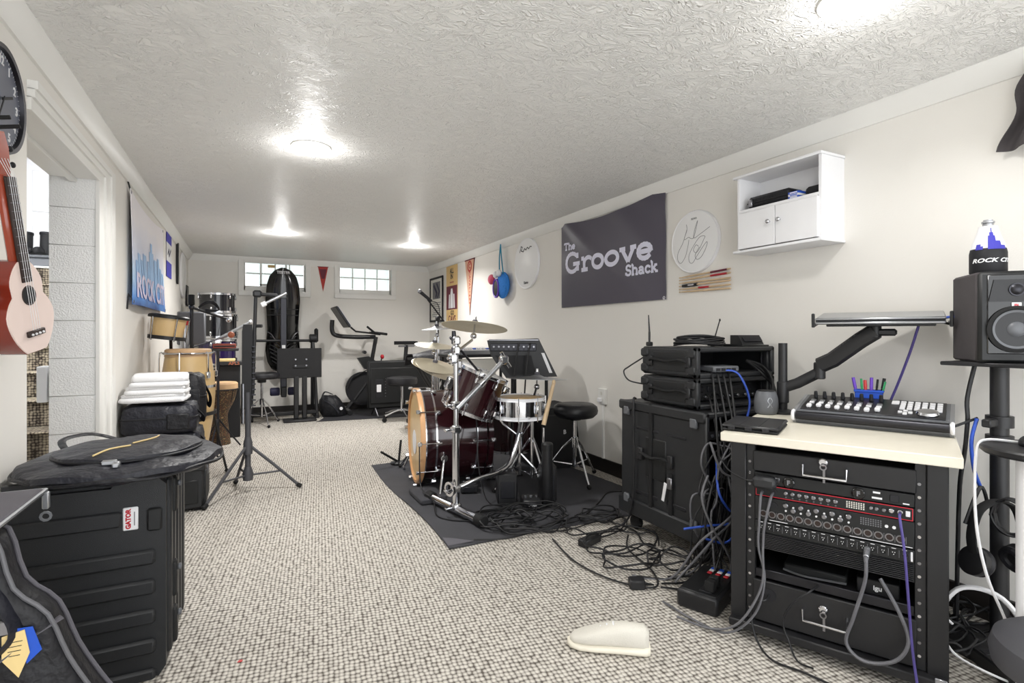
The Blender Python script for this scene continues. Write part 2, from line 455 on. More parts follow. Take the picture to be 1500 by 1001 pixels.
# crown mouldings: sloped profile
cp = [(0, 0), (.012, 0), (.02, .012), (.055, .07), (.055, .085), (0, .085)]
def crown(name, M, L): struct(name, G().prism(cp, L, M), 'trim')
crown('trim_1', Matrix(((-1, 0, 0, X1), (0, 0, 1, Y0), (0, 1, 0, ZC-.085), (0, 0, 0, 1))), Y1-Y0)
crown('trim_2', Matrix(((1, 0, 0, X0), (0, 0, 1, Y0), (0, 1, 0, ZC-.085), (0, 0, 0, 1))), Y1-Y0)
crown('trim_3', Matrix(((0, 0, 1, X0), (-1, 0, 0, Y1), (0, 1, 0, ZC-.085), (0, 0, 0, 1))) @ Matrix.Scale(.55, 4, (1, 0, 0)), X1-X0)
struct('baseboard_right', G().bx(X1-.016, X1, Y0, Y1, 0, .11, .003), 'dark_base')
struct('baseboard_back', G().bx(X0, X1-.016, Y1-.016, Y1, 0, .11, .003), 'dark_base')
struct('baseboard_left', G().bx(X0, X0+.014, 3.69, Y1-.016, 0, .11, .003), 'dark_base')
# door casing: stepped boards
tr = G()
tr.bx(X0-.004, X0+.012, 3.40, 3.502, 0, 1.97); tr.bx(X0-.002, X0+.022, 3.50, 3.602, 0, 2.0); tr.bx(X0-.002, X0+.03, 3.60, 3.68, 0, 2.03)
tr.bx(X0-.004, X0+.0125, 2.43, 3.502, 1.925, 1.972); tr.bx(X0-.002, X0+.0225, 2.43, 3.602, 1.97, 2.002); tr.bx(X0-.002, X0+.0305, 2.43, 3.68, 2.0, 2.03)
struct('trim_4', tr, 'trim')
struct('trim_5', G().bx(-.88, X0, 2.43, 3.40, 1.925, 1.955, .003).bx(-.80, -.77, 2.43, 3.40, 1.905, 1.925, .002), 'trim')

# windows
def window(n, x0, x1, z0, z1, cols, sash):
    g = G(); y = Y1
    g.bx(x0-.07, x0, y-.02, y+.01, z0-.06, z1+.02, .004); g.bx(x1, x1+.07, y-.02, y+.01, z0-.06, z1+.02, .004)
    g.bx(x0-.07, x1+.07, y-.024, y+.01, z0-.07, z0, .004)
    g.bx(x0-.07, x1+.07, y-.021, y+.01, z1, z1+.02, .004)
    w = struct('window_%d' % n, g, 'trim')
    g = G()
    for a, b_, c, d in ((x0, x0+.02, z0, z1), (x1-.02, x1, z0, z1), (x0, x1, z0, z0+.075), (x0, x1, z1-.02, z1)): g.bx(a, b_, y+.05, y+.09, c, d, .004)
    g.to('sash', 'trim', w)
    G().bx(x0-.001, x1+.001, y+.0, y+.05, z0-.002, z0+.012, .002).to('sill', 'trim', w)
    za = z0+.075; zb = z1-.02; zm = (za+zb)/2
    xs = [x0+.02+(x1-x0-.04)*k/cols for k in range(cols+1)]
    for k in range(cols):
        for (p, q) in ((za, zm), (zm, zb)):
            G().bx(xs[k]+.006, xs[k+1]-.006, y+.066, y+.078, p+.006, q-.006, .002).to('pane', 'frosted', w)
    g = G()
    for k in range(1, cols): g.bx(xs[k]-.008, xs[k]+.008, y+.055, y+.085, za, zb, .003)
    g.bx(x0+.02, x1-.02, y+.054, y+.086, zm-.008, zm+.008, .003)
    g.to('muntin', 'trim', w)
    if sash:   # sliding inner sash in front of the left half
        xa, xb = x0+.2, x0+.55
        g = G()
        for a, b_, c, d in ((xa, xa+.025, za, zb), (xb-.025, xb, za, zb), (xa, xb, za, za+.03), (xa, xb, zb-.03, zb)): g.bx(a, b_, y+.02, y+.048, c, d, .003)
        g.to('inner_sash', 'trim', w)
        G().bx(xa+.1, xa+.19, y+.012, y+.02, zb-.09, zb-.05, .002).to('sticker', 'cream', w)
window(1, -.03, .765, 1.73, 2.175, 4, True)
window(2, 1.235, 2.01, 1.73, 2.175, 4, False)

# stairwell beyond the door opening
struct('wall_stair_side', G().bx(-2.55, -2.45, 1.6, 8.6, 0, 3.3), 'stairwhite')
struct('wall_stair_end', G().bx(-2.45, -.88, 8.4, 8.5, 0, 3.3), 'stairwhite')
struct('wall_stair_near', G().bx(-2.45, -.88, 1.5, 1.6, 0, 3.3), 'stairwhite')
struct('wall_stair_upper', G().bx(-.9, -.80, 3.2, 8.5, 2.32, 3.3), 'stairwhite')
struct('ceiling_stair', G().bx(-2.55, -.8, 1.5, 8.6, 3.3, 3.4), 'stairwhite')
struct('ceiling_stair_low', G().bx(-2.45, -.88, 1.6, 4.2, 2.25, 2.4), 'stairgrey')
st = thing('staircase', 'carpeted stairs climbing beyond the open doorway in the left wall', 'stairs', (-1.72, 4.8, 0))
for k in range(9):
    g = G().bx(-.72, .72, k*.29, 3.55 if k == 8 else k*.29+.31, k*.204, (k+1)*.204-.02, .004)
    s_ = g.to('step', 'stair_carpet', st)
    G().bx(-.72, .72, k*.29-.02, k*.29+.29, (k+1)*.204-.02, (k+1)*.204, .008).to('nosing', 'stair_carpet' if k < 8 else 'stairwhite', s_)
door = struct('door_1', G().bx(-2.40, -1.56, 8.36, 8.4, 1.84, 3.25, .004), 'white')
for zz in (1.95, 2.62):
    for xx in (-2.32, -1.94): G().bx(xx, xx+.32, 8.35, 8.362, zz, zz+.5, .004).to('door_panel', 'white', door)
G().cyl((-1.64, 8.36, 2.75), (-1.64, 8.3, 2.75), .025, n=12).to('door_knob', 'steel', door)
def boot(x, y, rz, label):
    t = thing('boot', label, 'boot', (x, y, 1.99), rz, 'boots on the bin at the stair head')
    G().bx(-.05, .05, -.14, .12, 0, .025, .01).to('sole', 'rubber', t)
    G().sph((0, -.07, .05), (.048, .08, .05)).cyl((0, .05, .03), (0, .07, .26), .055, .06, 12).to('upper', 'black_matte', t)
    G().ring((0, .068, .25), (0, .071, .275), .066, .05, 12).to('cuff', 'fabric_dark', t)
boot(-2.18, 7.68, 20, 'black boot on the grey bin nearer the stairwell wall')
boot(-2.02, 7.60, -15, 'black boot on the grey bin nearer the doorway')
t = thing('storage_bin', 'pale grey lidded bin at the head of the stairs', 'bin', (-2.08, 7.62, 1.838))
G().bx(-.22, .2, -.2, .2, 0, .12, .02).to('body', 'greyplastic', t); G().bx(-.23, .21, -.21, .21, .12, .15, .01).to('lid', 'greyplastic', t)
t = thing('switch_plate', 'white stair switch plate mounted on the stairwell edge', 'switch', (-.905, 3.47, .88))
G().bx(-.03, .012, -.05, .05, -.09, .09, .004).to('plate', 'white', t); G().bx(-.036, -.028, -.015, .015, -.03, .03, .003).to('toggle', 'white_gloss', t)
t = thing('stair_lamp', 'round white ceiling lamp over the stair landing', 'lamp', (-1.7, 4.7, 3.3))
G().lathe([(0, -.09), (.12, -.08), (.16, -.03), (.16, 0), (0, 0)], 24).to('shade', 'lens', t)
ld = bpy.data.lights.new('stair_bulb', 'POINT'); ld.energy = 130; ld.shadow_soft_size = .12; ld.color = (.95, .97, 1)
lo = bpy.data.objects.new('stair_bulb', ld); col.objects.link(lo); lo.parent = t; lo.location = (0, 0, -.25)

# recessed ceiling lamps
LAMPS = [((.33, 3.21), 'recessed round ceiling light nearest the open doorway'), ((.33, 6.1), 'recessed round ceiling light in front of the inversion table window'),
         ((1.82, 6.3), 'recessed round ceiling light over the far end near the pennants'), ((1.73, 1.02), 'recessed round ceiling light above the rack desk at the top edge'),
         ((.33, .2), 'added unseen ceiling light behind the photographer by the clock wall')]  # last one is unseen, added to brighten walls and ceiling near the camera
for (x, y), lab in LAMPS:
    t = thing('recessed_light', lab, 'light', (x, y, ZC), 0, 'recessed ceiling lights')
    G().lathe([(.075, -.001), (.08, -.008), (.105, -.006), (.108, 0), (.075, 0)], 32).to('trim_ring', 'trim', t)
    G().lathe([(0, -.006), (.07, -.005), (.076, -.001), (0, -.001)], 32).to('lens', 'lens', t)
    ld = bpy.data.lights.new('lamp_light', 'AREA'); ld.shape = 'DISK'; ld.size = .15; ld.energy = LAMP_W*(.28 if 0 < y < 2 else 1); ld.color = (1, .985, .965); ld.spread = R(150)
    lo = bpy.data.objects.new('lamp_light', ld); col.objects.link(lo); lo.parent = t; lo.location = (0, 0, -.012)
    ld = bpy.data.lights.new('ceiling_fill', 'POINT'); ld.energy = LAMP_W*CEILING_FILL*(.5 if 0 < y < 2 else 1); ld.shadow_soft_size = .05; ld.color = (1, .985, .965)  # extra point light hung below the flush lens, added to brighten the ceiling
    lo = bpy.data.objects.new('ceiling_fill', ld); col.objects.link(lo); lo.parent = t; lo.location = (0, 0, -.07)
# ================================================================ LEFT WALL
def clock():
    t = thing('wall_clock', 'round grey-faced wall clock with a dark rim above the ukulele', 'clock', (-.69, 2.135, 1.85))
    M = FL(0, 0, 0)
    G().lathe([(0, .001), (.165, .001), (.168, .02), (.16, .038), (.148, .036), (.146, .022), (0, .022)], 48, M).to('case', 'darksteel', t)
    f = G().lathe([(0, .022), (.147, .022), (.147, .024), (0, .024)], 48, M).to('face', 'clockface', t)
    for k in range(1, 13):
        a = pi/2-k*pi/6
        text(G(), str(k), .038, FL(.0246, .118*cos(a), .118*sin(a)), bold=.0008).to('numeral', 'label_white', f)
    g = G()
    for k in range(60):
        a = k*pi/30
        g.box((0, 0, 0), (.0012, .008, .001), 0, FL(.0246, .141*cos(a), .141*sin(a)) @ rotm(0, 0, math.degrees(a)-90))
    g.to('minute_marks', 'label_white', f)
    G().box((.035, 0, 0), (.085, .008, .002), 0, FL(.029, 0, 0) @ rotm(0, 0, 22)).to('hour_hand', 'ink', t)
    G().box((.05, 0, 0), (.12, .005, .002), 0, FL(.031, 0, 0) @ rotm(0, 0, -120)).to('minute_hand', 'ink', t)
clock()
def ukulele():
    t = thing('ukulele', 'sunburst ukulele with a pale face hanging on the wall', 'ukulele', (-.655, 2.145, 1.08), rot=(13, 0, -16))
    def outline(s=1.):
        pts = []
        for k in range(48):
            a = 2*pi*k/48
            zz = .14-.14*cos(a)
            h = zz/.28
            w = .105*math.sin(pi*min(1, max(0, h*.92+.06)))**.55
            w *= 1-.24*math.exp(-((h-.62)/.13)**2)
            if h > .62: w *= .86
            pts.append(((w if sin(a) >= 0 else -w)*s*(1 if abs(sin(a)) > .05 else .3), .14+(zz-.14)*s))
        return pts
    o = outline()
    G().prism(o, .066, FL(.012, 0, 0)).to('body', 'uke_side', t, 50)
    G().prism(outline(.985), .004, FL(.078, 0, 0)).to('soundboard', 'ukeface', t, 50)
    G().lathe([(0, 0), (.026, 0), (.026, .001), (0, .001)], 24, FL(.0822, 0, .175)).to('sound_hole', 'ink', t)
    G().ring((0, 0, 0), (0, 0, .001), .030, .027, 24, FL(.0822, 0, .175)).to('rosette', 'rosewood', t)
    b = G().box((0, .06, .004), (.075, .018, .008), .002, FL(.082, 0, 0)).to('bridge', 'rosewood', t)
    for k in range(4): G().sph((-.024+k*.016, .058, .009), .004, 8, 6, FL(.082, 0, 0)).to('bridge_pin', 'label_white', b)
    G().bx(.05, .074, -.022, .022, .26, .53, .008).to('neck', 'mahogany', t)
    fb = G().bx(.078, .086, -.021, .021, .215, .52, .002).to('fretboard', 'rosewood', t)
    for k in range(12): G().bx(.086, .0872, -.02, .02, .23+k*.024, .2312+k*.024).to('fret', 'steel', fb)
    G().prism([(-.024, .52), (.024, .52), (.034, .60), (.026, .645), (-.026, .645), (-.034, .60)], .014, FL(.056, 0, 0)).to('headstock', 'mahogany', t)
    for sx in (-1, 1):
        for zz in (.555, .60):
            G().cyl((.06, sx*.03, zz), (.06, sx*.05, zz), .004, n=8).sph((.06, sx*.056, zz), (.006, .009, .009), 10, 6).to('tuning_peg', 'ink', t)
    for k in range(4): G().tube([(.0895, -.015+k*.01, .07), (.0885, -.012+k*.008, .52), (.073, -.018+k*.012, .57)], .0007, 5).to('string', 'label_white', t)
    G().bx(.03, .06, -.112, -.096, .17, .22, .003).to('preamp_panel', 'black', t)
ukulele()
t = thing('instrument_hanger', 'black forked wall hook above the ukulele neck', 'hook', (-.69, 1.99, 1.73))
G().bx(0, .015, -.025, .025, -.035, .035, .004).to('back_plate', 'black', t)
G().tube([(.015, 0, 0), (.035, 0, 0), (.04, -.03, 0), (.05, -.037, 0), (.10, -.037, .01)], .006, 8).to('prong', 'rubber', t)
G().tube([(.035, 0, 0), (.04, .03, 0), (.05, .037, 0), (.10, .037, .01)], .006, 8).to('prong', 'rubber', t)

def rock_banner():
    t = thing('wall_banner', 'pale blue skyline banner reading ROCK CITY on the left wall', 'banner', (0, 0, 0))
    y0, y1, z0, z1 = 4.16, 5.68, 1.325, 2.075
    def fn(u, v):
        sag = .05*math.sin(pi*u)*v**2
        bulge = .02+.02*math.sin(pi*u)*(1-v)+.008*math.sin(9*u+3*v)
        return (X0+.012+bulge*(.4+.6*(1-v)), y0+(y1-y0)*u, z0+(z1-z0)*v-sag)
    b = G().sheet(fn, 24, 14, .003).to('cloth', 'rockbanner', t, 60)
    def sky(u):  # surface offset
        return X0+.012+.048
    g = G()
    x = .03; hs = []
    random.seed(3)
    for (a, w, h) in ((.05, .05, .22), (.11, .06, .3), (.19, .05, .26), (.26, .09, .34), (.38, .05, .30), (.44, .10, .42), (.47, .04, .52), (.56, .08, .36), (.66, .06, .40), (.74, .07, .3), (.83, .09, .26)):
        def f2(u, v, a=a, w=w, h=h): p = fn(a+w*u, .2+(h-.02)*v); return (p[0]+.0045, p[1], p[2])
        g.sheet(f2, 3, 4, .001)
    g.to('skyline_print', 'sky_print', b, 60)
    g = G()
    tmp = G(); text(tmp, 'ROCK CITY', .235, Matrix.Identity(4), bold=.004, sx=1.12)
    for (x_, y_, z_) in tmp.v:
        pass
    vs = []
    for (x_, y_, z_) in tmp.v:
        u = .5+x_/1.52; v = .17+y_/.75; p = fn(min(1, max(0, u)), v); vs.append((p[0]+.007+z_, p[1], p[2]))
    g.add(vs, tmp.f); g.to('lettering', 'rock_letter', b)
    for (u, v) in ((0, 1), (1, 1), (0, 0), (1, 0)):
        p = fn(abs(u-.015), abs(v-.025)); G().ring((p[0]-.003, p[1], p[2]), (p[0]+.004, p[1], p[2]), .011, .006, 14).to('grommet', 'steel', t)
    for (u, v) in ((0, 1), (0, 0)):
        p = fn(abs(u-.015), abs(v-.025)); G().tube([(p[0], p[1], p[2]), (X0+.01, p[1]-.01, p[2]+.05), (X0+.004, p[1]-.025, p[2]+(.08 if v else -.05))], .005, 6).to('cord', 'ink', t)
mat('sky_print', (156, 194, 236), .5, var=.12)
mat('rock_letter', (226, 214, 236), .5)
rock_banner()
# small things further down the left wall
t = thing('vertical_pennant', 'purple and white strip banner beside the skyline banner', 'pennant', (X0+.004, 6.03, 1.69))
G().bx(0, .004, 0, .36, .33, .46).to('top_panel', 'royal', t); G().bx(0, .004, 0, .34, .15, .33).to('middle_panel', 'label_white', t); G().bx(0, .004, 0, .36, 0, .15).to('bottom_panel', 'royal', t)
g = G(); ribbon(g, [(.07, .22), (.15, .27), (.17, .21), (.29, .28)], .022, FL(.0042, 0, 0)); g.to('emblem', 'navy', t)
t = thing('black_scarf', 'narrow black hanging strip on the left wall past the purple pennant', 'scarf', (X0+.003, 6.82, 1.68))
G().prism([(0, .02), (.05, 0), (.08, .12), (.06, .3), (.1, .48), (0, .48)], .02, FL(0, 0, 0)).to('strip', 'ink', t)
G().bx(0, .015, -.01, .28, .47, .485, .002).to('hanging_rod', 'ink', t)
def drum_head(name, label, loc, Mf, r, d=.02):
    t = thing(name, label, 'drum head', loc)
    G().lathe([(0, d-.004), (r-.012, d-.004), (r-.004, d), (r, d-.006), (r, 0), (r-.01, 0), (r-.01, .004), (0, .004)], 56, Mf).to('hoop', 'white', t)
    G().lathe([(0, d-.002), (r-.02, d-.002), (r-.012, d-.004), (0, d-.004)], 56, Mf).to('head', 'drumhead', t)
    return t
t = drum_head('wall_drum_head', 'white drum head seen edge-on at the far end of the left wall', (X0+.002, 7.42, 1.83), FL(0, 0, 0), .27)
t = thing('framed_plaque', 'small dark plaque near the far left corner', 'plaque', (X0+.003, 7.95, 1.62))
G().bx(0, .015, -.12, .12, -.13, .13, .003).to('frame', 'ink', t); G().bx(.014, .017, -.1, .1, -.11, .11).to('panel', 'darksteel', t)

# ================================================================ LEFT FLOOR GROUP
def molded_case():
    t = thing('rack_case', 'tall black ribbed moulded rack case with a red and white brand plate', 'case', (-.45, 2.1, 0))
    w, d, h = .44, .45, .675; x0, x1 = -.205, .21
    G().bx(x0, x1, .02, d-.02, .012, h-.012, .02).to('shell', 'plastic', t)
    # front face: raised frame pieces with a notch at the top, ribs between
    g = G(FB(0, 0, 0))
    g.prism([(x0, .0), (x1-.02, .0), (x1, .03), (x1, h-.04), (x1-.04, h), (.09, h), (.06, h-.04), (-.10, h-.04), (-.13, h), (x0, h)], .03, None, -.03)
    fr = g.to('front_cover', 'plastic', t)
    g = G()
    g.bx(x0+.005, .09, -.014, .002, h-.165, h-.115, .006)
    z = h-.25
    for k in range(5):
        G().bx(x0+.005, x1-.028, -.016, .002, z-.05, z, .012).to('rib', 'plastic', fr); z -= .098
    g.to('rib', 'plastic', fr)
    G().bx(x1-.052, x1-.01, -.012, .0, h-.19, h-.115, .006).to('latch_recess', 'plastic_dark', fr)
    p = G().bx(.092, .134, -.004, .002, h-.18, h-.105, .006).to('brand_plate', 'label_white', t)
    g = G(); text(g, 'GATOR', .0185, FB(.108, -.0045, h-.1425) @ rotm(0, 0, 90), bold=.001); g.to('lettering', 'red', p)
    G().bx(.1225, .1255, -.0045, -.0035, h-.165, h-.12).to('small_print', 'ink_grey', p)
    # side: vertical ribs and latches
    for yy in (.06, .15, .25, .34, .42):
        G().bx(x1-.01, x1+.012, yy-.028, yy+.028, .05, h-.03, .008).to('side_rib', 'plastic', t)
    for zz in (h-.1, .28, .12):
        l = G().bx(x1+.004, x1+.024, .075, .12, zz-.06, zz+.06, .006).to('latch', 'plastic_dark', t)
        G().cyl((x1+.024, .1, zz+.035), (x1+.036, .1, zz+.035), .011, n=12, b=.003).to('latch_knob', 'greyplastic', l)
    G().bx(x1-.005, x1+.014, .385, .45, .02, h-.02, .01).to('rear_lid', 'plastic', t)
molded_case()
def cymbal_bag():
    t = thing('cymbal_bag', 'round black padded cymbal bag lying on top of the ribbed case', 'bag', (-.372, 2.235, .68))
    def disc(r, z0, z1, wob, n=56, cx=0., cy=0., ph=0.):
        g = G(); vs = []; fs = []
        rings = [(0, z0), (.9, z0+.0), (1., z0+.35*(z1-z0)), (.985, z0+.75*(z1-z0)), (.93, z1-.004), (.6, z1+.006), (0, z1+.004)]
        idx = []
        for (f, z) in rings:
            if f == 0: idx.append([len(vs)]); vs.append((cx, cy, z)); continue
            row = []
            for k in range(n):
                a = 2*pi*k/n
                rr = r*f*(1+wob*(.02*sin(5*a+ph)+.012*sin(11*a+2*ph)))
                row.append(len(vs)); vs.append((cx+rr*cos(a), cy+rr*sin(a), z+wob*.006*sin(7*a+3*f+ph)*f))
            idx.append(row)
        for a, b in zip(idx, idx[1:]):
            for k in range(n):
                k2 = (k+1) % n
                if len(a) == 1: fs.append((a[0], b[k2], b[k]))
                elif len(b) == 1: fs.append((a[k], a[k2], b[0]))
                else: fs.append((a[k], a[k2], b[k2], b[k]))
        return g.add(vs, fs)
    disc(.292, -.002, .042, 1.).to('body', 'fabric', t, 50)
    p = disc(.215, .038, .068, .4, cx=.01, cy=.03, ph=1.).to('front_pocket', 'fabric', t, 50)
    G().tube([(.01+.214*cos(a), .03+.214*sin(a), .05) for a in [2*pi*k/40 for k in range(40)]], .0045, 6, closed=True).to('zipper', 'ink', p)
    G().bx(-.03, .01, -.2, -.185, .045, .06, .003).bx(.0, .02, -.222, -.192, .038, .056, .004).to('zipper_pull', 'silver', p)
    G().tube(smooth_pts([(-.06, -.15, .07), (-.03, -.09, .076), (.02, -.04, .075)]), .003, 6).to('piping', 'tag', p)
    G().tube(smooth_pts([(.02, .0, .075), (.07, .07, .076), (.08, .13, .074)]), .003, 6).to('piping', 'tag', p)
    G().tube(smooth_pts([(-.18, .1, .04), (-.22, .2, .07), (-.15, .27, .075), (-.05, .27, .04)]), .012, 8, flat=.35).to('carry_handle', 'fabric_dark', t)
    G().tube([(.292*cos(a), .292*sin(a), .012+.004*sin(7*a)) for a in [2*pi*k/56 for k in range(56)]], .006, 6, closed=True).to('seam', 'fabric_dark', t)
cymbal_bag()
def gig_bag():
    t = thing('gig_bag', 'slouching black gig bag with grey piping and a paper hang tag', 'bag', (-.655, 1.555, 0))
    prof = [(0.005, 0), (.40, 0), (.405, .1), (.37, .2), (.325, .29), (.285, .385), (.25, .495), (.19, .565), (.155, .68), (.10, .69), (.005, .70)]
    prof = [(v.x, v.y) for v in smooth_pts([(x, z, 0) for x, z in prof], 3)]
    n = len(prof); vs = []; fs = []
    ys = [0., .008, .02, .05, .08, .092, .1]; sc = [.93, .97, 1., 1.01, 1., .975, .93]
    for y, s_ in zip(ys, sc):
        for (x, z) in prof: vs.append((.02+(x-.02)*s_, y+.015*sin(9*z), .3+(z-.3)*s_))
    for j in range(len(ys)-1):
        for i in range(n):
            i2 = (i+1) % n; fs.append((j*n+i, j*n+i2, (j+1)*n+i2, (j+1)*n+i))
    fs.append(tuple(range(n-1, -1, -1))); fs.append(tuple((len(ys)-1)*n+k for k in range(n)))
    b = G().add(vs, [f[::-1] for f in fs]).to('body', 'fabric_dark', t, 50)
    edge = [v for v in prof if v[1] > .04 and v[0] > .1]
    G().tube([(x, .018+.015*sin(9*z)-.002, z) for x, z in edge], .005, 8).to('piping', 'cable_grey', b)
    G().tube([(x+.003, .085+.015*sin(9*z), z) for x, z in edge], .005, 8).to('piping', 'fabric_grey', b)
    G().tube(smooth_pts([(.12, .0, .64), (.17, -.015, .56), (.20, -.02, .47), (.13, -.02, .40)]), .022, 10, flat=.3).to('shoulder_strap', 'fabric', t)
    G().tube(smooth_pts([(.27, .02, .475), (.21, -.016, .45), (.13, -.02, .38), (.09, -.018, .30)]), .012, 10, flat=.3).to('side_strap', 'fabric_grey', t)
    G().bx(.17, .2, -.03, -.018, .475, .51, .004).to('buckle', 'steel', t)
    tg = G().prism([(0, 0), (.038, .008), (.047, -.045), (.028, -.095), (.0, -.052)], .002, FB(.18, -.028, .475)).to('hang_tag', 'tag', t)
    G().prism([(.015, .012), (.046, .01), (.062, -.045), (.036, -.07)], .0015, FB(.185, -.025, .475)).to('blue_hang_tag', 'blue', t)
    g = G(); pass
    for k in range(4): g.box((0, 0, 0), (.028-.003*k, .0014, .0006), 0, FB(.201, -.0303, .46-.01*k))
    o_ = g.to('print', 'ink', tg); o_['kind'] = 'stuff'
gig_bag()
def flat_case():
    t = thing('soft_portfolio', 'flat grey zippered portfolio resting on the gig bag at the left edge', 'portfolio', (-.57, 1.63, .716), rot=(0, 0, 0))
    G().bx(-.08, .085, -.27, .2, -.006, .006, .004).to('cover', 'fabric_grey', t)
    G().bx(-.082, .089, -.274, .204, -.012, -.006, .003).to('lower_cover', 'fabric_dark', t)
    G().tube([(.089, -.27, 0), (.089, .204, 0), (-.08, .204, 0)], .005, 6).to('zipper', 'silver', t)
    G().bx(.083, .098, .19, .206, -.05, -.004, .003).ring((.09, .196, -.07), (.09, .2, -.07), .014, .008, 10).to('zipper_pull', 'silver', t)
flat_case()
t = thing('equipment_case', 'low black moulded case under the stacked soft bags', 'case', (-.45, 3.93, 0))
G().bx(-.215, .205, .0, .40, .015, .28, .012).to('shell', 'plastic', t)
for k in range(3): G().bx(-.17+k*.125, -.075+k*.125, -.006, .002, .05, .2, .006).to('front_rib', 'plastic_dark', t)
for k in range(4): G().bx(.202, .218, .03+k*.09, .09+k*.09, .03, .25, .005).to('side_rib', 'plastic', t)
G().bx(-.22, .215, -.008, .408, .255, .3, .01).to('lid', 'plastic', t)
G().bx(.21, .226, .15, .2, .2, .27, .004).to('latch', 'steel', t)
for a in (-.18, .17): G().bx(a-.02, a+.02, .02, .38, 0, .016).to('foot', 'rubber', t)
def pillow(w, d, h, ph, e=.32):
    g = G(); n = 40; vs = []; fs = []; idx = []
    for zi, (f, z) in enumerate([(0, 0), (.9, 0), (.985, .12*h), (1.0, .4*h), (.99, .7*h), (.93, .93*h), (.8, h), (0, h)]):
        if f == 0: idx.append([len(vs)]); vs.append((0, 0, z)); continue
        row = []
        for k in range(n):
            a = 2*pi*k/n; cx, sy = cos(a), sin(a)
            x = abs(cx)**e*(1 if cx > 0 else -1)*w/2*f; y = abs(sy)**e*(1 if sy > 0 else -1)*d/2*f
            wob = 1+.02*sin(6*a+ph[0])+.015*sin(9*a+ph[1]+zi)
            row.append(len(vs)); vs.append((x*wob, y*wob, z+.03*h*sin(5*a+ph[2])*(1 if 0 < z < h else (.6 if z >= h else 0))))
        idx.append(row)
    for a, b in zip(idx, idx[1:]):
        for k in range(n):
            k2 = (k+1) % n
            if len(a) == 1: fs.append((a[0], b[k2], b[k]))
            elif len(b) == 1: fs.append((a[k], a[k2], b[0]))
            else: fs.append((a[k], a[k2], b[k2], b[k]))
    return g.add(vs, fs)
def soft_bag(name, label, loc, size, rz=0, m='fabric', seed=1, strap=True):
    t = thing(name, label, 'bag', loc, rz, 'soft bags stacked by the door casing')
    w, d, h = size; random.seed(seed)
    ph = [random.random()*6 for _ in range(6)]
    g = pillow(w, d, h, ph)
    g.to('body', m, t, 55)
    zz = .55*h
    pts = [(abs(cos(a))**.32*(1 if cos(a) > 0 else -1)*w/2*1.01, abs(sin(a))**.32*(1 if sin(a) > 0 else -1)*d/2*1.01, zz) for a in [2*pi*k/40 for k in range(40)]]
    G().tube(pts, .005, 6, closed=True).to('zipper', 'ink', t)
    G().bx(w*.1, w*.4, -d/2-.015, -d/2+.01, .12*h, .7*h, .008).to('pocket', 'fabric_dark', t)
    if strap:
        G().tube(smooth_pts([(w*.44, -d*.2, h*.85), (w*.56, -d*.1, h*.5), (w*.53, d*.1, h*.3), (w*.45, d*.3, h*.8)]), .018, 8, flat=.3).to('strap', 'fabric_dark', t)
    return t
soft_bag('soft_bag', 'large black soft bag at the bottom of the stack by the door casing', (-.465, 4.06, .302), (.42, .40, .22), 0, 'fabric', 2)
soft_bag('soft_bag', 'flat navy-black bag directly beneath the folded white towels', (-.475, 3.98, .525), (.40, .30, .17), 0, 'fabric', 5)
soft_bag('soft_bag', 'black boxy bag behind the folded white towels against the conga', (-.455, 4.34, .525), (.40, .28, .33), 4, 'fabric_dark', 9)
for k in range(3):
    t = thing('folded_towel', ['bottom one of three folded white towels on the bag stack', 'middle one of three folded white towels on the bag stack', 'top one of three folded white towels on the bag stack'][k], 'towel', (-.505+.012*k, 3.96, .715+.046*k), 2*k-2, 'folded white towels')
    ph = [k*1.7+q for q in range(6)]
    pillow(.35-.02*k, .24, .034, ph, .26).to('lower_fold', 'towel', t, 70)
    G(T(.004, .003, .030)).add(*(lambda q: (q.v, q.f))(pillow(.335-.02*k, .23, .024 if k < 2 else .05, ph[::-1], .3))).to('upper_fold', 'towel', t, 70)

# ---- hand drums
def conga():
    t = thing('conga', 'tall natural maple conga with chrome rim beside the bags', 'drum', (-.40, 4.78, .22))
    prof = [(.118, 0), (.13, .04), (.165, .25), (.182, .45), (.176, .58), (.155, .74), (.15, .775), (0, .775)]
    pr = [(v.x, v.y) for v in smooth_pts([(r, z, 0) for r, z in prof[:-1]], 4)]
    G().lathe([(0, 0)]+pr+[(0, .775)], 40).to('shell', 'maple', t)
    G().lathe([(0, .80), (.145, .798), (.156, .79), (.158, .74), (.154, .74), (0, .77)], 40).to('head', 'rawhide', t)
    G().tube([(.168*cos(a), .168*sin(a), .765) for a in [2*pi*k/40 for k in range(40)]], .008, 8, closed=True).to('rim', 'chrome', t)
    G().ring((0, 0, .50), (0, 0, .52), .186, .17, 40).to('band', 'chrome', t)
    for k in range(6):
        a = 2*pi*k/6+.3
        M = rotm(0, 0, math.degrees(a))
        l = G(M).tube([(.172, 0, .775), (.188, 0, .77), (.192, 0, .72), (.192, 0, .60)], .005, 8).to('tuning_lug', 'chrome', t)
        G(M).box((.188, 0, .60), (.026, .036, .05), .006).to('side_plate', 'chrome', l)
    G().ring((0, 0, -.005), (0, 0, .03), .135, .11, 32).to('foot_ring', 'rubber', t)
    for k in range(3):
        a = 2*pi*k/3+.55
        G().tube([(.185*cos(a), .185*sin(a), .30), (.24*cos(a), .24*sin(a), .05), (.30*cos(a), .30*sin(a), -.205)], .009, 8).to('stand_leg', 'black', t)
        G().sph((.30*cos(a), .30*sin(a), -.205), .015, 10, 8).to('rubber_foot', 'rubber', t)
    G().ring((0, 0, .29), (0, 0, .315), .192, .178, 36).to('stand_ring', 'black', t)
conga()
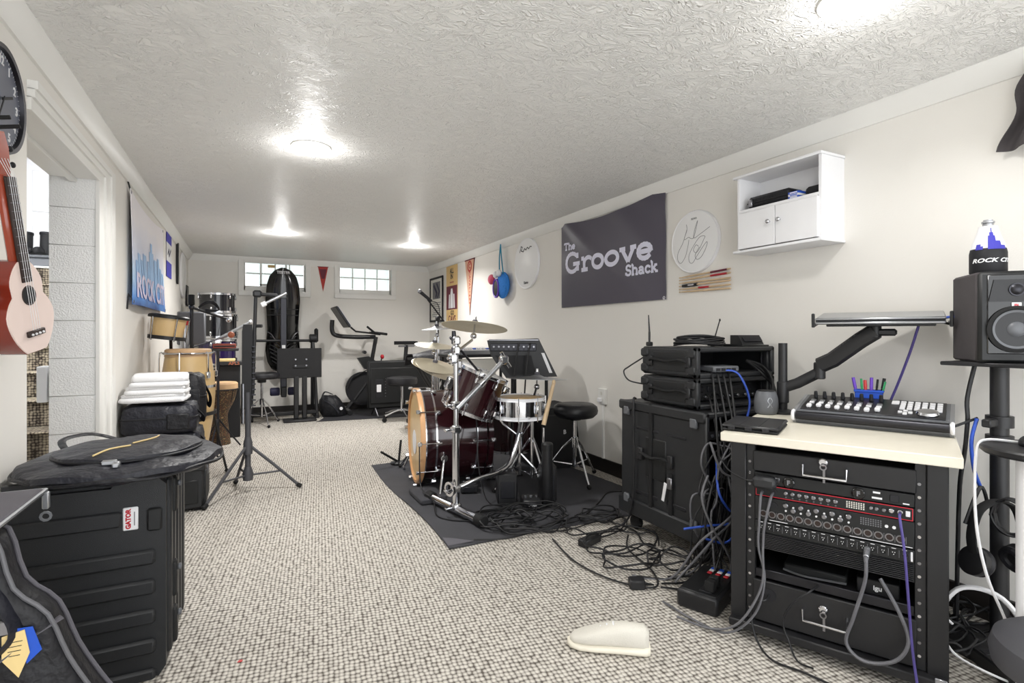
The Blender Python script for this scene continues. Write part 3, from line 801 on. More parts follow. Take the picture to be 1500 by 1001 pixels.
def bongo():
    t = thing('bongo', 'wood-shell bongo with black rims mounted above the conga', 'drum', (-.545, 4.80, 1.11), rot=(0, 7, 0))
    G().lathe([(0, .0), (.105, .0), (.118, .15), (0, .15)], 36).to('shell', 'maple', t)
    G().lathe([(0, .168), (.128, .166), (.137, .158), (.137, .14), (.12, .14), (.118, .15), (0, .15)], 36).to('top_rim', 'black', t)
    G().lathe([(0, .1685), (.118, .1685), (.118, .170), (0, .171)], 36).to('head', 'greyplastic', t)
    G().ring((0, 0, -.02), (0, 0, .008), .122, .09, 36).to('bottom_rim', 'black', t)
    for k in range(5):
        a = 2*pi*k/5+.2
        G().cyl((.126*cos(a), .126*sin(a), -.03), (.134*cos(a), .134*sin(a), .145), .0045, n=8).to('tension_rod', 'chrome', t)
    p = G().cyl((.03, .0, -.02), (.05, .12, -.25), .011, n=10).to('mount_post', 'darksteel', t)
    G().cyl((.05, .12, -.25), (.0, .25, -1.09), .013, n=10).to('stand_pole', 'black', t)
bongo()
def djembe(loc, s, shellmat, label, rz=0):
    t = thing('djembe', label, 'drum', loc, rz)
    pr = [(.10, 0), (.098, .02), (.085, .12), (.072, .26), (.082, .33), (.13, .43), (.158, .54), (.162, .60)]
    pr = [(v.x*s, v.y*s) for v in smooth_pts([(r, z, 0) for r, z in pr], 4)]
    G().lathe([(0, 0)]+pr+[(0, .6*s)], 36).to('shell', shellmat, t)
    G().lathe([(0, .625*s), (.15*s, .622*s), (.164*s, .61*s), (.166*s, .55*s), (.16*s, .55*s), (0, .59*s)], 36).to('head', 'rawhide', t)
    G().tube([(.17*s*cos(a), .17*s*sin(a), .555*s) for a in [2*pi*k/32 for k in range(32)]], .006, 8, closed=True).to('rim', 'ink', t)
    for k in range(8):
        a = 2*pi*k/8
        G().tube([(.172*s*cos(a), .172*s*sin(a), .56*s), (.165*s*cos(a), .165*s*sin(a), .5*s), (.145*s*cos(a), .145*s*sin(a), .43*s)], .004, 6).to('tuning_rope', 'ink', t)
djembe((-.245, 6.22, 0), 1.02, 'wrap', 'goblet djembe with a mottled brown print shell')
djembe((-.43, 5.62, .02), 1.0, 'redwood', 'reddish wooden hand drum between the conga and the printed djembe')

def lug_drum(name, label, loc, r, h, shell, hoop='chrome', lugs=8, rot=None, group=None, head='drumhead', cat='drum', hoop_h=.022, rods=True):
    t = thing(name, label, cat, loc, 0, group, rot)
    G().lathe([(0, .006), (r, .006), (r, h-.006), (0, h-.006)], 44).to('shell', shell, t)
    G().lathe([(0, h+.001), (r-.012, h+.001), (r-.002, h-.006), (0, h-.006)], 44).to('batter_head', head, t)
    for z0 in (-.004, h-hoop_h+.006):
        G().lathe([(r+.004, z0), (r+.014, z0), (r+.014, z0+.003), (r+.009, z0+.005), (r+.009, z0+hoop_h-.005), (r+.014, z0+hoop_h-.003), (r+.014, z0+hoop_h), (r+.004, z0+hoop_h), (r+.004, z0)], 44).to('hoop', hoop, t)
    for k in range(lugs):
        a = 2*pi*k/lugs+.25; M = rotm(0, 0, math.degrees(a))
        lg = G(M)
        if h > .2:
            lg.box((r+.011, 0, h*.82), (.022, .02, .045), .006); G(M).box((r+.011, 0, h*.18), (.022, .02, .045), .006).to('lug', 'chrome', t)
        else: lg.box((r+.011, 0, h*.5), (.022, .018, h*.45), .006)
        l = lg.to('lug', 'chrome', t)
        if rods:
            G(M).cyl((r+.014, 0, h*.82 if h > .2 else h*.6), (r+.014, 0, h+.012), .0035, n=6).cyl((r+.014, 0, h*.18 if h > .2 else h*.4), (r+.014, 0, -.012), .0035, n=6).to('tension_rod', 'chrome', l)
    return t
# drums stacked in the far left corner
zz = .02
for (r, h, sh, lab) in ((.215, .40, 'blackshell', 'gloss black floor tom at the bottom of the corner drum stack'), (.205, .30, 'blackshell', 'dark drum second from the bottom of the corner drum stack'),
                        (.195, .29, 'purple', 'deep purple tom in the middle of the corner drum stack'), (.205, .27, 'blackshell', 'gloss black tom second from the top of the corner drum stack'), (.185, .22, 'blackshell', 'small gloss black tom on top of the corner drum stack')):
    lug_drum('stacked_drum', lab, (-.31, 7.2, zz), r, h, sh, group='drums stacked in the far left corner', lugs=6); zz += h+.026
lug_drum('floor_drum', 'purple drum standing on the floor in front of the corner drum stack', (-.36, 6.72, .16), .16, .42, 'purple', lugs=6)
# percussion stand with table
def perc_stand():
    t = thing('percussion_stand', 'black percussion stand with bar clamps above the hand drums', 'stand', (-.42, 5.3, 0))
    G().cyl((0, 0, .15), (0, 0, 1.38), .014, n=12).to('pole', 'black', t)
    G().cyl((0, 0, 1.38), (0, 0, 1.47), .024, n=12, b=.004).to('grip', 'rubber', t)
    for k in range(3):
        a = 2*pi*k/3+.9
        G().tube([(0, 0, .35), (.2*cos(a), .2*sin(a), .13), (.3*cos(a), .3*sin(a), .012)], .009, 8).to('leg', 'black', t)
    b = G().cyl((0, 0, 1.36), (.28, .06, 1.26), .011, n=10).to('boom', 'black', t)
    G().sph((.0, 0, 1.36), .024, 10, 8).to('clamp', 'darksteel', b); G().sph((.28, .06, 1.26), .026, 10, 8).to('clamp', 'chrome', b)
    for k in range(6):
        G().tube(smooth_pts([(.05, .0, 1.36), (.09+.012*k, .02*sin(k*2), 1.40+.008*(k % 3)), (.16+.006*k, .015*cos(k*2), 1.40-.01*(k % 2)), (.20, .02, 1.34), (.10, .0, 1.32+.006*k)]), .005, 6).to('cable_loop', 'ink', t)
    G().bx(-.14, .36, -.12, .12, .985, 1.005, .004).to('tray', 'black', t)
    G().cyl((-.02, 0, .95), (.02, 0, .985), .03, n=12).to('tray_mount', 'black', t)
perc_stand()
t = thing('jam_block', 'red jam block lying on the percussion tray', 'percussion block', (-.17, 5.26, 1.006))
G().bx(-.09, .09, -.035, .035, 0, .042, .006).to('block', 'redwood', t); G().bx(-.08, .08, -.037, -.03, .014, .026, .002).to('slot', 'ink', t)
t = thing('mallet', 'mallet with an orange ball head leaning over the percussion tray', 'mallet', (-.27, 5.31, 1.02))
G().cyl((-.14, 0, .0), (.14, -.02, .1), .006, n=8).to('handle', 'steel', t); G().sph((.15, -.02, .105), (.028, .028, .028), 14, 10).to('head', 'copper', t)
t = thing('maraca', 'red-capped shaker standing on the percussion tray', 'shaker', (-.47, 5.28, 1.006))
G().lathe([(0, 0), (.03, .002), (.034, .1), (.03, .2), (0, .2)], 18).to('body', 'silver', t); G().lathe([(0, .2), (.034, .2), (.036, .24), (.02, .27), (0, .272)], 18).to('cap', 'red', t)
t = thing('column_speaker', 'grey flat speaker cabinet standing behind the percussion stand', 'speaker', (-.5, 6.38, .74))
G().bx(-.13, .12, -.06, .06, .28, .62, .01).to('cabinet', 'greyplastic', t); G().bx(-.12, .11, -.066, -.06, .29, .61, .003).to('grille', 'ghostgrey', t); G().cyl((0, 0, -.72), (0, 0, .28), .016, n=10).to('pole', 'black', t); G().lathe([(0, -.74), (.14, -.74), (.14, -.725), (.03, -.71), (0, -.71)], 24).to('base', 'black', t)
t = thing('boom_stand', 'stand with a chrome boom pointing up beside the corner drum stack', 'stand', (-.25, 5.98, .0))
G().cyl((0, 0, .0), (0, 0, 1.06), .013, n=10).to('pole', 'darksteel', t); b = G().cyl((-.05, 0, 1.05), (.28, .12, 1.25), .016, n=12).to('boom', 'silver', t)
G().cyl((.28, .12, 1.25), (.30, .127, 1.262), .02, n=12).to('tip', 'white', b); G().box((0, 0, 1.06), (.06, .05, .05), .01).to('tilter', 'chrome', t)
for k in range(3):
    a = 2*pi*k/3+.2; G().tube([(0, 0, .3), (.12*cos(a), .12*sin(a), .12), (.2*cos(a), .2*sin(a), .01)], .008, 8).to('leg', 'darksteel', t)
t = thing('hand_percussion_case', 'yellow-trimmed box of small percussion on a shelf of the corner rack', 'percussion', (-.16, 6.62, .79))
G().bx(-.14, .12, -.1, .1, 0, .04, .006).to('tray', 'black', t); G().bx(-.13, .05, -.09, .09, .04, .07, .006).to('yellow_insert', 'tag', t)
text(G(), 'APLS', .05, FB(.04, -.1012, .02), bold=.001).to('lettering', 'copper', t)
G().bx(-.12, .1, -.08, .08, -.79, 0, .01).to('pedestal', 'black_matte', t)
# ================================================================ BACK OF THE ROOM
def pennant(name, label, loc, Mf, w, h, c1, c2, word, wm, sz):
    t = thing(name, label, 'pennant', loc)
    G().prism([(-w/2, 0), (w/2, 0), (0, -h)], .003, Mf).to('felt', c1, t)
    G().prism([(-w/2-.004, .0), (w/2+.004, 0), (w/2+.002, -.03), (-w/2-.002, -.03)], .004, Mf).to('header', c2, t)
    if word:
        g = G(); n = len(word)
        for k, ch in enumerate(word):
            zz = -.24*h-(k+.5)*(.58*h/n); ww = 1-(-zz/h)
            text(g, ch, sz*(.35+.75*ww), Mf @ T(0, zz, .0035) @ rotm(0, 0, -90), bold=.001)
        g.to('lettering', wm, t)
    return t
t = pennant('wall_pennant', 'small dark red pennant between the two windows', (1.005, Y1-.004, 2.14), FB(0, 0, 0), .15, .39, 'pennant_red', 'maroon', '', None, .1)
G().prism([(-.05, -.06), (.05, -.06), (.02, -.2), (-.02, -.2)], .002, FB(0, -.003, 0)).to('crest', 'maroon', t)
t = pennant('wall_pennant', 'long tan and red pennant reading CAVALIERS on the right wall', (X1-.004, 6.48, 2.13), FR(0, 0, 0), .34, .75, 'pennant_tan', 'maroon', 'CAVALIERS', 'pennant_red', .085)
G().ring((0, 0, .0035), (0, 0, .0045), .075, .05, 24, FR(0, 0, -.11)).to('ball_ring', 'pennant_red', t); g = G(); text(g, 'C', .09, FR(-.004, 0, -.11), bold=.002); g.to('emblem', 'pennant_red', t)
g = G(); g.prism([(.17, 0), (.15, 0), (-.004, -.75), (.004, -.75)], .004, FR(0, 0, 0)); g.to('edge_stripe', 'maroon', t)

def inversion_table():
    t = thing('inversion_table', 'tall black inversion table with a glossy shell bed under the left window', 'exercise machine', (.45, 7.86, 0))
    # bed shell: lofted, waisted, glossy
    def hw(z):
        pts = [(.60, .03), (.64, .13), (.75, .19), (.9, .215), (1.05, .205), (1.2, .19), (1.4, .2), (1.6, .215), (1.8, .2), (1.92, .165), (2.0, .10), (2.035, .02)]
        for (a, b), (c, d) in zip(pts, pts[1:]):
            if a <= z <= c: return b+(d-b)*(z-a)/(c-a)
        return .01
    def fn(u, v):
        z = .605+1.425*v; w = hw(z); x = (2*u-1)*w
        return (x, .10-.05*v-.075*(1-(2*u-1)**2)**.8, z)
    b = G().sheet(fn, 16, 48, .012).to('bed_shell', 'black_gloss', t, 60)
    text(G(), 'TEETER', .05, FB(0, -.032, 1.965), bold=.001).to('lettering', 'label_white', b)
    for k in range(7):
        zz = .72+.055*k; ww = hw(zz)*.8
        for s_ in (-1, 1): G().tube(smooth_pts([(.03*s_, -.0, zz-.05), (.5*ww*s_, .005, zz), (ww*s_, .035, zz+.05)], 4), .009, 6).to('lower_rib', 'black', b)
    for s_ in (-1, 1): G().tube(smooth_pts([(.1*s_, -.012, 1.05), (.15*s_, .0, 1.13), (.2*s_, .035, 1.16)], 4), .006, 6).to('grip_trim', 'steel', b)
    for zz in (1.38, 1.46): G().bx(-.19, .19, -.02, -.002, zz, zz+.012, .003).to('cross_slot', 'ink', b)
    G().bx(-.04, .04, -.07, -.02, .3, 1.62, .008).to('main_beam', 'darksteel', t)
    G().bx(-.022, .022, -.075, -.07, .82, .98, .002).to('height_scale', 'label_white', t)
    G().cyl((-.38, -.04, 1.04), (.36, -.04, 1.04), .018, n=12).to('pivot_bar', 'black', t)
    for s_ in (-1, 1):
        for yy in (-.30, .26):
            f = G().tube([(s_*.37, -.02, 1.10), (s_*.385, yy*.4, .7), (s_*.40, yy, .03)], .024, 10).to('frame_leg', 'black', t)
        G().cyl((s_*.33, -.03, 1.07), (s_*.43, -.03, 1.07), .06, n=20, b=.01).to('pivot_hub', 'black', t)
        G().bx(s_*.40-.03, s_*.40+.03, -.33, .29, 0, .03, .008).to('floor_foot', 'rubber', t)
        G().box((s_*.42, -.03, 1.11), (.05, .07, .2), .02).to('handle', 'rubber', t)
    G().bx(-.40, .40, -.32, -.27, .06, .11, .01).to('cross_brace', 'black', t)
    for s_ in (-1, 1): G().cyl((s_*.05, -.12, .36), (s_*.17, -.12, .36), .055, n=18, b=.012).to('ankle_roller', 'navy', t)
    G().bx(-.035, .035, -.12, -.06, .28, .42, .01).to('ankle_post', 'black', t)
inversion_table()

def tripod_stand():
    t = thing('tripod_stand', 'black tripod stand with a short boom standing alone on the carpet', 'stand', (.01, 4.21, 0))
    ends = [(.345, -.02), (-.256, -.28), (-.083, .29)]
    for (x, y) in ends:
        l = G().tube([(x*.06, y*.06, .33), (x*.5, y*.5, .185), (x, y, .012)], .0105, 8).to('leg', 'ghostgrey', t)
        G().tube([(x*.04, y*.04, .13), (x*.62, y*.62, .14)], .007, 8).to('leg_brace', 'ghostgrey', l)
        G().cyl((x*.93, y*.93, .03), (x*1.02, y*1.02, .012), .016, n=10, b=.003).to('rubber_foot', 'rubber', l)
    G().lathe([(0, .09), (.032, .095), (.036, .14), (.022, .19), (0, .19)], 16).to('lower_hub', 'ghostgrey', t)
    G().lathe([(0, .27), (.03, .28), (.03, .36), (.02, .40), (0, .40)], 16).to('upper_collar', 'ghostgrey', t)
    G().cyl((0, 0, .12), (0, 0, .72), .019, n=14).to('lower_tube', 'ghostgrey', t)
    G().cyl((-.03, 0, .50), (-.03, .0, .78), .016, n=12).to('side_tube', 'steel', t)
    G().prism([(-.04, .6), (.02, .6), (.032, 1.12), (.028, 1.2), (-.03, 1.2), (-.038, 1.15)], .03, FB(0, .015, 0)).to('rack_plate', 'black_matte', t)
    for k in range(12): G().bx(.024, .05, -.026, -.015, .62+k*.038, .63+k*.038, .002).to('rack_tooth', 'darksteel', t)
    G().cyl((.03, 0, .7), (.05, 0, 1.41), .012, n=12).to('upper_pole', 'black', t)
    G().cyl((.05, 0, 1.19), (.09, -.02, 1.19), .012, n=10).to('wing_bolt', 'black', t)
    G().box((.06, 0, 1.42), (.06, .05, .05), .012).to('boom_joint', 'black', t)
    bm = G().cyl((.05, 0, 1.42), (.19, -.02, 1.41), .013, n=12).to('boom', 'black', t)
    G().cyl((.10, -.04, 1.345), (.25, -.03, 1.43), .0105, n=12).to('boom_rod', 'silver', bm)
    G().cyl((.085, -.04, 1.336), (.115, -.04, 1.353), .018, n=12, b=.003).to('counter_cap', 'white', bm)
tripod_stand()

def throne(name, label, loc, rz, seat_r=.17, h=.55, saddle=False, leg_r=.28, seatmat='chair_leather'):
    t = thing(name, label, 'stool', loc, rz)
    if saddle:
        def disc(r, z0, z1):
            g = G(); n = 40; vs = []; fs = []; idx = []
            for f, z in [(0, z0), (.82, z0), (.97, z0+.025), (1., .5*(z0+z1)), (.96, z1-.02), (.8, z1), (0, z1-.005)]:
                if f == 0: idx.append([len(vs)]); vs.append((0, 0, z)); continue
                row = []
                for k in range(n):
                    a = 2*pi*k/n; rr = r*f*(1-.16*max(0, cos(a-pi))**4+.04*cos(2*a))
                    row.append(len(vs)); vs.append((rr*cos(a), rr*sin(a), z))
                idx.append(row)
            for a, b in zip(idx, idx[1:]):
                for k in range(n):
                    k2 = (k+1) % n
                    if len(a) == 1: fs.append((a[0], b[k2], b[k]))
                    elif len(b) == 1: fs.append((a[k], a[k2], b[0]))
                    else: fs.append((a[k], a[k2], b[k2], b[k]))
            return g.add(vs, fs)
        disc(seat_r, h-.1, h).to('seat', seatmat, t, 60)
    else:
        G().lathe([(0, h-.075), (seat_r*.9, h-.075), (seat_r*.99, h-.055), (seat_r, h-.03), (seat_r*.95, h-.008), (seat_r*.8, h), (0, h)], 40).to('seat', seatmat, t)
    G().box((0, 0, h-.1), (.09, .07, .05), .01).to('seat_bracket', 'black', t)
    G().cyl((0, 0, .1), (0, 0, h-.1), .0145, n=14).to('post', 'chrome', t)
    G().cyl((0, 0, .25), (0, 0, .33), .026, n=14, b=.004).to('clamp', 'chrome', t)
    for k in range(3):
        a = 2*pi*k/3+.35; c_, s_ = cos(a), sin(a)
        l = G().tube([(.02*c_, .02*s_, .32), (leg_r*.35*c_, leg_r*.35*s_, .25), (leg_r*c_, leg_r*s_, .02)], .0085, 8).tube([(.02*c_, .02*s_, .12), (leg_r*.62*c_, leg_r*.62*s_, .135)], .006, 8).to('leg', 'chrome', t)
        G().sph((leg_r*c_, leg_r*s_, .018), .018, 10, 8).to('rubber_foot', 'rubber', l)
    return t
throne('drum_throne', 'black drum stool on chrome legs in front of the inversion table', (.17, 7.28, 0), 25, .21, .65)

def panel_stand():
    t = thing('display_mount', 'flat black panel with bracket bolts on a floor pedestal', 'display stand', (.62, 7.42, 0))
    p = G().bx(-.27, .27, -.02, .02, .56, .945, .006).to('panel', 'black_matte', t)
    for x in (-.05, .08):
        for z in (.72, .80): G().cyl((x, -.02, z), (x, -.032, z), .013, n=12, b=.003).to('bolt', 'steel', p)
    G().bx(-.08, .11, -.03, -.02, .69, .73, .004).to('bracket', 'black', p)
    for x in (-.04, .06): G().bx(x-.03, x+.03, -.03, .03, .03, .58, .01).to('pedestal_post', 'black', t)
    G().bx(-.2, .2, -.14, .1, 0, .03, .01).to('foot_plate', 'black', t)
panel_stand()

t = thing('exercise_mat', 'dark rubber mat under the exercise bike', 'mat', (0, 0, 0))
G().prism([(.80, 7.22), (2.5, 7.05), (2.58, 7.62), (2.5, 8.15), (.95, 8.15), (.93, 7.5), (.84, 7.26)], .006).to('sheet', 'exmat', t)
def bike():
    t = thing('exercise_bike', 'black exercise bike with a tilted screen by the right window', 'exercise bike', (1.28, 7.8, .007))
    # runs along +x: front at x=0, seat at x~.85
    for x, w in ((.0, .25), (1.0, .25)):
        f = G().cyl((x, -w, .045), (x, w, .045), .03, n=14, b=.005).to('base_bar', 'black', t)
        for s_ in (-1, 1): G().cyl((x, s_*(w-.03), .035), (x, s_*(w+.01), .035), .036, n=14, b=.005).to('end_cap', 'rubber', f)
    G().tube([(.0, 0, .05), (.28, 0, .42), (.34, 0, .72)], .035, 12).to('front_fork', 'black', t)
    G().tube([(1.0, 0, .05), (.72, 0, .35), (.34, 0, .42)], .032, 12).to('main_frame', 'black', t)
    w = G().cyl((.22, -.03, .34), (.22, .03, .34), .24, n=40, b=.015).to('flywheel', 'black_matte', t)
    G().ring((.22, -.036, .34), (.22, -.03, .34), .235, .2, 40).to('flywheel_ring', 'darksteel', w)
    G().tube([(.30, -.05, .62), (.06, -.06, .50), (-.01, -.06, .35)], .018, 8, flat=.4).to('fender', 'black', t)
    G().tube([(.33, 0, .62), (.36, 0, .80), (.41, 0, 1.08)], .04, 12, flat=.7).to('handlebar_post', 'black', t)
    G().prism([(.14, .78), (.3, .8), (.56, .62), (.52, .58), (.24, .62)], .1, FB(0, .05, 0)).to('front_shroud', 'plastic_dark', t)
    G().cyl((.24, -.06, .86), (.24, .06, .86), .025, n=12, b=.004).to('adjust_knob', 'black', t)
    G().cyl((.47, 0, .66), (.49, 0, .76), .01, n=10).to('resistance_stem', 'black', t)
    G().sph((.50, 0, .79), (.028, .028, .034), 14, 10).to('resistance_knob', 'red', t)
    G().tube(smooth_pts([(.52, -.2, 1.12), (.44, -.22, 1.13), (.36, -.18, 1.14), (.34, 0, 1.14), (.36, .18, 1.14), (.44, .22, 1.13), (.52, .2, 1.12)]), .018, 10).to('handlebar', 'rubber', t)
    G().tube(smooth_pts([(.40, -.09, 1.12), (.32, -.10, 1.18), (.26, -.10, 1.23)]), .015, 8).to('bar_end', 'rubber', t)
    G().tube(smooth_pts([(.40, 0, 1.08), (.1, 0, 1.08), (-.13, 0, 1.10), (-.2, 0, 1.16), (-.2, 0, 1.32)], 5), .03, 10).to('screen_arm', 'black', t)
    s_ = G().box((-.09, 0, 1.36), (.03, .50, .34), .008, None, (0, -33, 0)).to('screen_housing', 'black', t)
    G().box((-.072, 0, 1.368), (.004, .47, .31), .001, None, (0, -33, 0)).to('screen', 'screenblue', s_)
    G().tube([(.05, 0, 1.22), (.12, 0, 1.16), (.38, 0, 1.13)], .022, 8, flat=.6).to('screen_tray', 'black', t)
    G().tube([(.72, 0, .36), (.84, 0, .70), (.86, 0, .96)], .03, 12).to('seat_post', 'black', t)
    G().bx(.74, .98, -.025, .025, .93, .955, .006).to('seat_slider', 'steel', t)
    sp = [(.68, -.025), (.82, -.05), (.95, -.11), (1.0, -.11), (1.02, 0), (1.0, .11), (.95, .11), (.82, .05), (.68, .025)]
    g = G(); g.prism(sp, .05, None, .965); g.to('saddle', 'rubber', t)
    c = G().cyl((.5, -.11, .32), (.5, .11, .32), .045, n=16).to('crank_hub', 'darksteel', t)
    for s2, dx in ((-1, -.1), (1, .1)):
        G().box((.5+dx*.5, s2*.12, .32-abs(dx)*.6), (.03, .012, .16), .003, None, (0, -40*s2, 0)).to('crank_arm', 'darksteel', c)
        G().box((.5+dx, s2*.17, .32-.1), (.09, .09, .02), .004).to('pedal', 'black', c)
bike()
def backpack():
    t = thing('sports_bag', 'black backpack slumped on the rubber mat beside the bike', 'bag', (1.08, 7.62, .008), -8)
    g = G(); n = 28; vs = []; fs = []; idx = []
    for f, z in [(0, 0), (.9, 0), (1, .05), (.98, .14), (.8, .22), (.55, .27), (0, .28)]:
        if f == 0: idx.append([len(vs)]); vs.append((-.04 if z > .1 else 0, 0, z)); continue
        row = []
        for k in range(n):
            a = 2*pi*k/n; row.append(len(vs))
            vs.append((.17*f*cos(a)*(1+.05*sin(5*a))-z*.25, .13*f*sin(a)*(1+.06*sin(4*a+1)), z+.012*sin(6*a+z*20)*(z > 0)))
        idx.append(row)
    for a, b in zip(idx, idx[1:]):
        for k in range(n):
            k2 = (k+1) % n
            if len(a) == 1: fs.append((a[0], b[k2], b[k]))
            elif len(b) == 1: fs.append((a[k], a[k2], b[0]))
            else: fs.append((a[k], a[k2], b[k2], b[k]))
    b = g.add(vs, fs).to('body', 'fabric_dark', t, 60)
    G().tube(smooth_pts([(-.12, -.08, .22), (-.02, -.14, .16), (.06, -.15, .05)]), .018, 8, flat=.3).to('strap', 'fabric', t)
    G().tube(smooth_pts([(-.16, -.06, .25), (-.12, -.02, .33), (-.02, .02, .29)]), .015, 8, flat=.4).to('strap', 'fabric_dark', t)
    G().lathe([(0, 0), (.022, 0), (.022, .002), (0, .002)], 16, T(.09, -.125, .11) @ rotm(80, 0, 20)).to('badge', 'label_white', b)
backpack()
def television():
    t = thing('television', 'black television seen from behind standing on the mat', 'television', (1.47, 7.33, .009))
    b = G().bx(0, .98, -.04, .03, .10, .755, .02).to('back_shell', 'plastic_dark', t)
    G().bx(.03, .95, -.055, -.035, .17, .66, .015).to('rear_bulge', 'plastic_dark', b)
    G().bx(.10, .20, -.0575, -.053, .25, .5, .003).to('input_panel', 'ink', b)
    G().bx(.115, .175, -.0595, -.0573, .33, .43, .001).to('rating_sticker', 'label_white', b)
    for k in range(7): G().cyl((.235, -.053, .27+k*.04), (.235, -.058, .27+k*.04), .007, n=10).to('port', 'steel', b)
    for x in (.1, .86):
        G().tube([(x, -.02, .12), (x+.02, -.12, .012), (x+.05, -.12, .006)], .008, 8).to('foot', 'steel', t)
        G().tube([(x, .0, .12), (x-.02, .1, .012)], .01, 8).to('foot', 'black', t)
television()
def rolling_stool():
    t = thing('rolling_stool', 'black cushioned rolling stool on a chrome caster base', 'stool', (1.82, 6.86, 0))
    h = .57
    G().lathe([(0, h-.11), (.17, h-.11), (.2, h-.09), (.205, h-.04), (.195, h-.012), (.15, h), (0, h)], 40).to('seat', 'chair_leather', t)
    G().cyl((0, 0, .12), (0, 0, h-.11), .018, n=14).to('post', 'chrome', t)
    for k in range(5):
        a = 2*pi*k/5+3.5; c_, s_ = cos(a), sin(a)
        l = G().tube(smooth_pts([(0, 0, .14), (.1*c_, .1*s_, .13), (.26*c_, .26*s_, .085)], 5), .014, 8).to('base_arm', 'chrome', t)
        G().cyl((.265*c_-.016*s_, .265*s_+.016*c_, .032), (.265*c_+.016*s_, .265*s_-.016*c_, .032), .028, n=14, b=.004).cyl((.265*c_, .265*s_, .04), (.265*c_, .265*s_, .09), .008, n=8).to('caster', 'rubber', l)
rolling_stool()

# framed print and posters on the right wall, far end
def frame_pic():
    t = thing('framed_print', 'black framed newspaper print by the far right corner', 'picture', (X1, 7.83, 1.66))
    w, h = .58, .66
    g = G()
    for a in (FR(-.002, 0, 0),):
        g.box((0, h/2, .011), (w+.03, .03, .02), .003, a); g.box((0, -h/2, .011), (w+.03, .03, .02), .003, a); g.box((w/2, 0, .011), (.03, h, .02), .003, a); g.box((-w/2, 0, .011), (.03, h, .02), .003, a)
    g.to('frame', 'ink', t)
    p = G().box((0, 0, .006), (w, h, .006), 0, FR(-.002, 0, 0)).to('print', 'offwhite', t)
    g = G()
    g.box((0, .14, .0095), (.36, .26, .001), 0, FR(-.002, 0, 0)); g.to('photo_block', 'ink_grey', p)
    g = G(); ribbon(g, [(-.12, .22), (.02, .1), (-.02, .04)], .05, FR(-.0125, 0, 0)); ribbon(g, [(.02, .24), (.14, .12), (.06, .03)], .04, FR(-.0125, 0, 0)); g.to('figures', 'navy', p)
    for k in range(8): G().box((0, -.05-.03*k, .0095), (.4-.03*(k % 3), .012, .001), 0, FR(-.002, 0, 0)).to('text_line', 'ink_grey', p)
frame_pic()
def cavs_poster():
    t = thing('poster', 'tall cream poster reading ALL IN and GO CAVS with a maroon photo', 'poster', (X1-.003, 7.165, 1.70))
    M = FR(0, 0, 0)
    p = G().box((0, 0, .001), (.46, .82, .002), 0, M).to('sheet', 'cream', t)
    text(G(), 'ALL', .1, FR(-.0024, 0, .33), bold=.003, sx=.9).to('lettering', 'ink', p); text(G(), 'IN', .1, FR(-.0024, -.0, .25), bold=.003).to('lettering', 'ink', p)
    G().box((0, .17, .0025), (.16, .02, .001), 0, M).to('print_block', 'copper', p)
    G().box((0, -.05, .0025), (.44, .34, .001), 0, M).to('photo_panel', 'maroon', p)
    g = G(); g.prism([(-.06, -.2), (.06, -.2), (.05, 0), (.03, .08), (-.03, .08), (-.05, 0)], .001, FR(-.003, 0, 0)); g.prism([(-.13, -.2), (-.08, -.2), (-.07, 0), (-.11, 0)], .001, FR(-.003, 0, 0)); g.prism([(.13, -.2), (.08, -.2), (.07, 0), (.11, 0)], .001, FR(-.003, 0, 0)); g.to('figures', 'label_white', p)
    text(G(), 'GO', .09, FR(-.0024, -.02, -.27), bold=.003).to('lettering', 'ink', p); text(G(), 'CAVS', .125, FR(-.0024, -.01, -.355), bold=.003).to('lettering', 'maroon', p)
cavs_poster()
def puppet():
    t = thing('plush_bag', 'blue furry plush head bag with a pink nose hanging from a teal strap', 'plush bag', (X1-.05, 5.43, 1.70))
    M = FR(0, 0, 0)
    G().tube(smooth_pts([(-.02, 0, .12), (-.01, .02, .3), (-.005, .0, .45)]), .012, 8, flat=.4).tube(smooth_pts([(-.02, -.1, .1), (-.01, -.03, .3), (-.005, .0, .44)]), .012, 8, flat=.4).to('strap', 'teal', t)
    b = G().sph((0, -.05, -.02), (.045, .15, .15), 20, 14).to('head', 'furblue', t)
    G().sph((-.035, .04, -.05), (.02, .08, .11), 16, 10).to('mouth', 'ink', b)
    G().tube([(-.047, .04+.07*cos(a), -.05+.1*sin(a)) for a in [2*pi*k/24 for k in range(24)]], .01, 6, closed=True).to('lip', 'marker_purple', b)
    G().sph((-.05, .15, .06), (.04, .06, .06), 14, 10).to('nose', 'pink', b)
    G().sph((-.045, .05, .105), (.03, .04, .04), 14, 10).to('eye', 'label_white', b)
    G().sph((-.045, -.04, .115), (.03, .04, .04), 14, 10).to('eye', 'label_white', b)
puppet()
t = drum_head('wall_drum_head', 'plain white drum head with a black script brand beside the plush bag', (X1-.002, 4.885, 1.868), FR(0, 0, 0), .265)
g = G()
ribbon(g, [(-.14, .13), (-.11, .19), (-.08, .18), (-.11, .145), (-.06, .13), (-.03, .16), (0, .14), (.03, .165), (.06, .145), (.09, .165), (.12, .16)], .009, FR(-.0185, 0, 0)); g.to('brand_script', 'ink', t)
text(G(), 'Remo', .04, FR(-.0185, 0, -.2), bold=.001).to('maker_mark', 'ink', t)
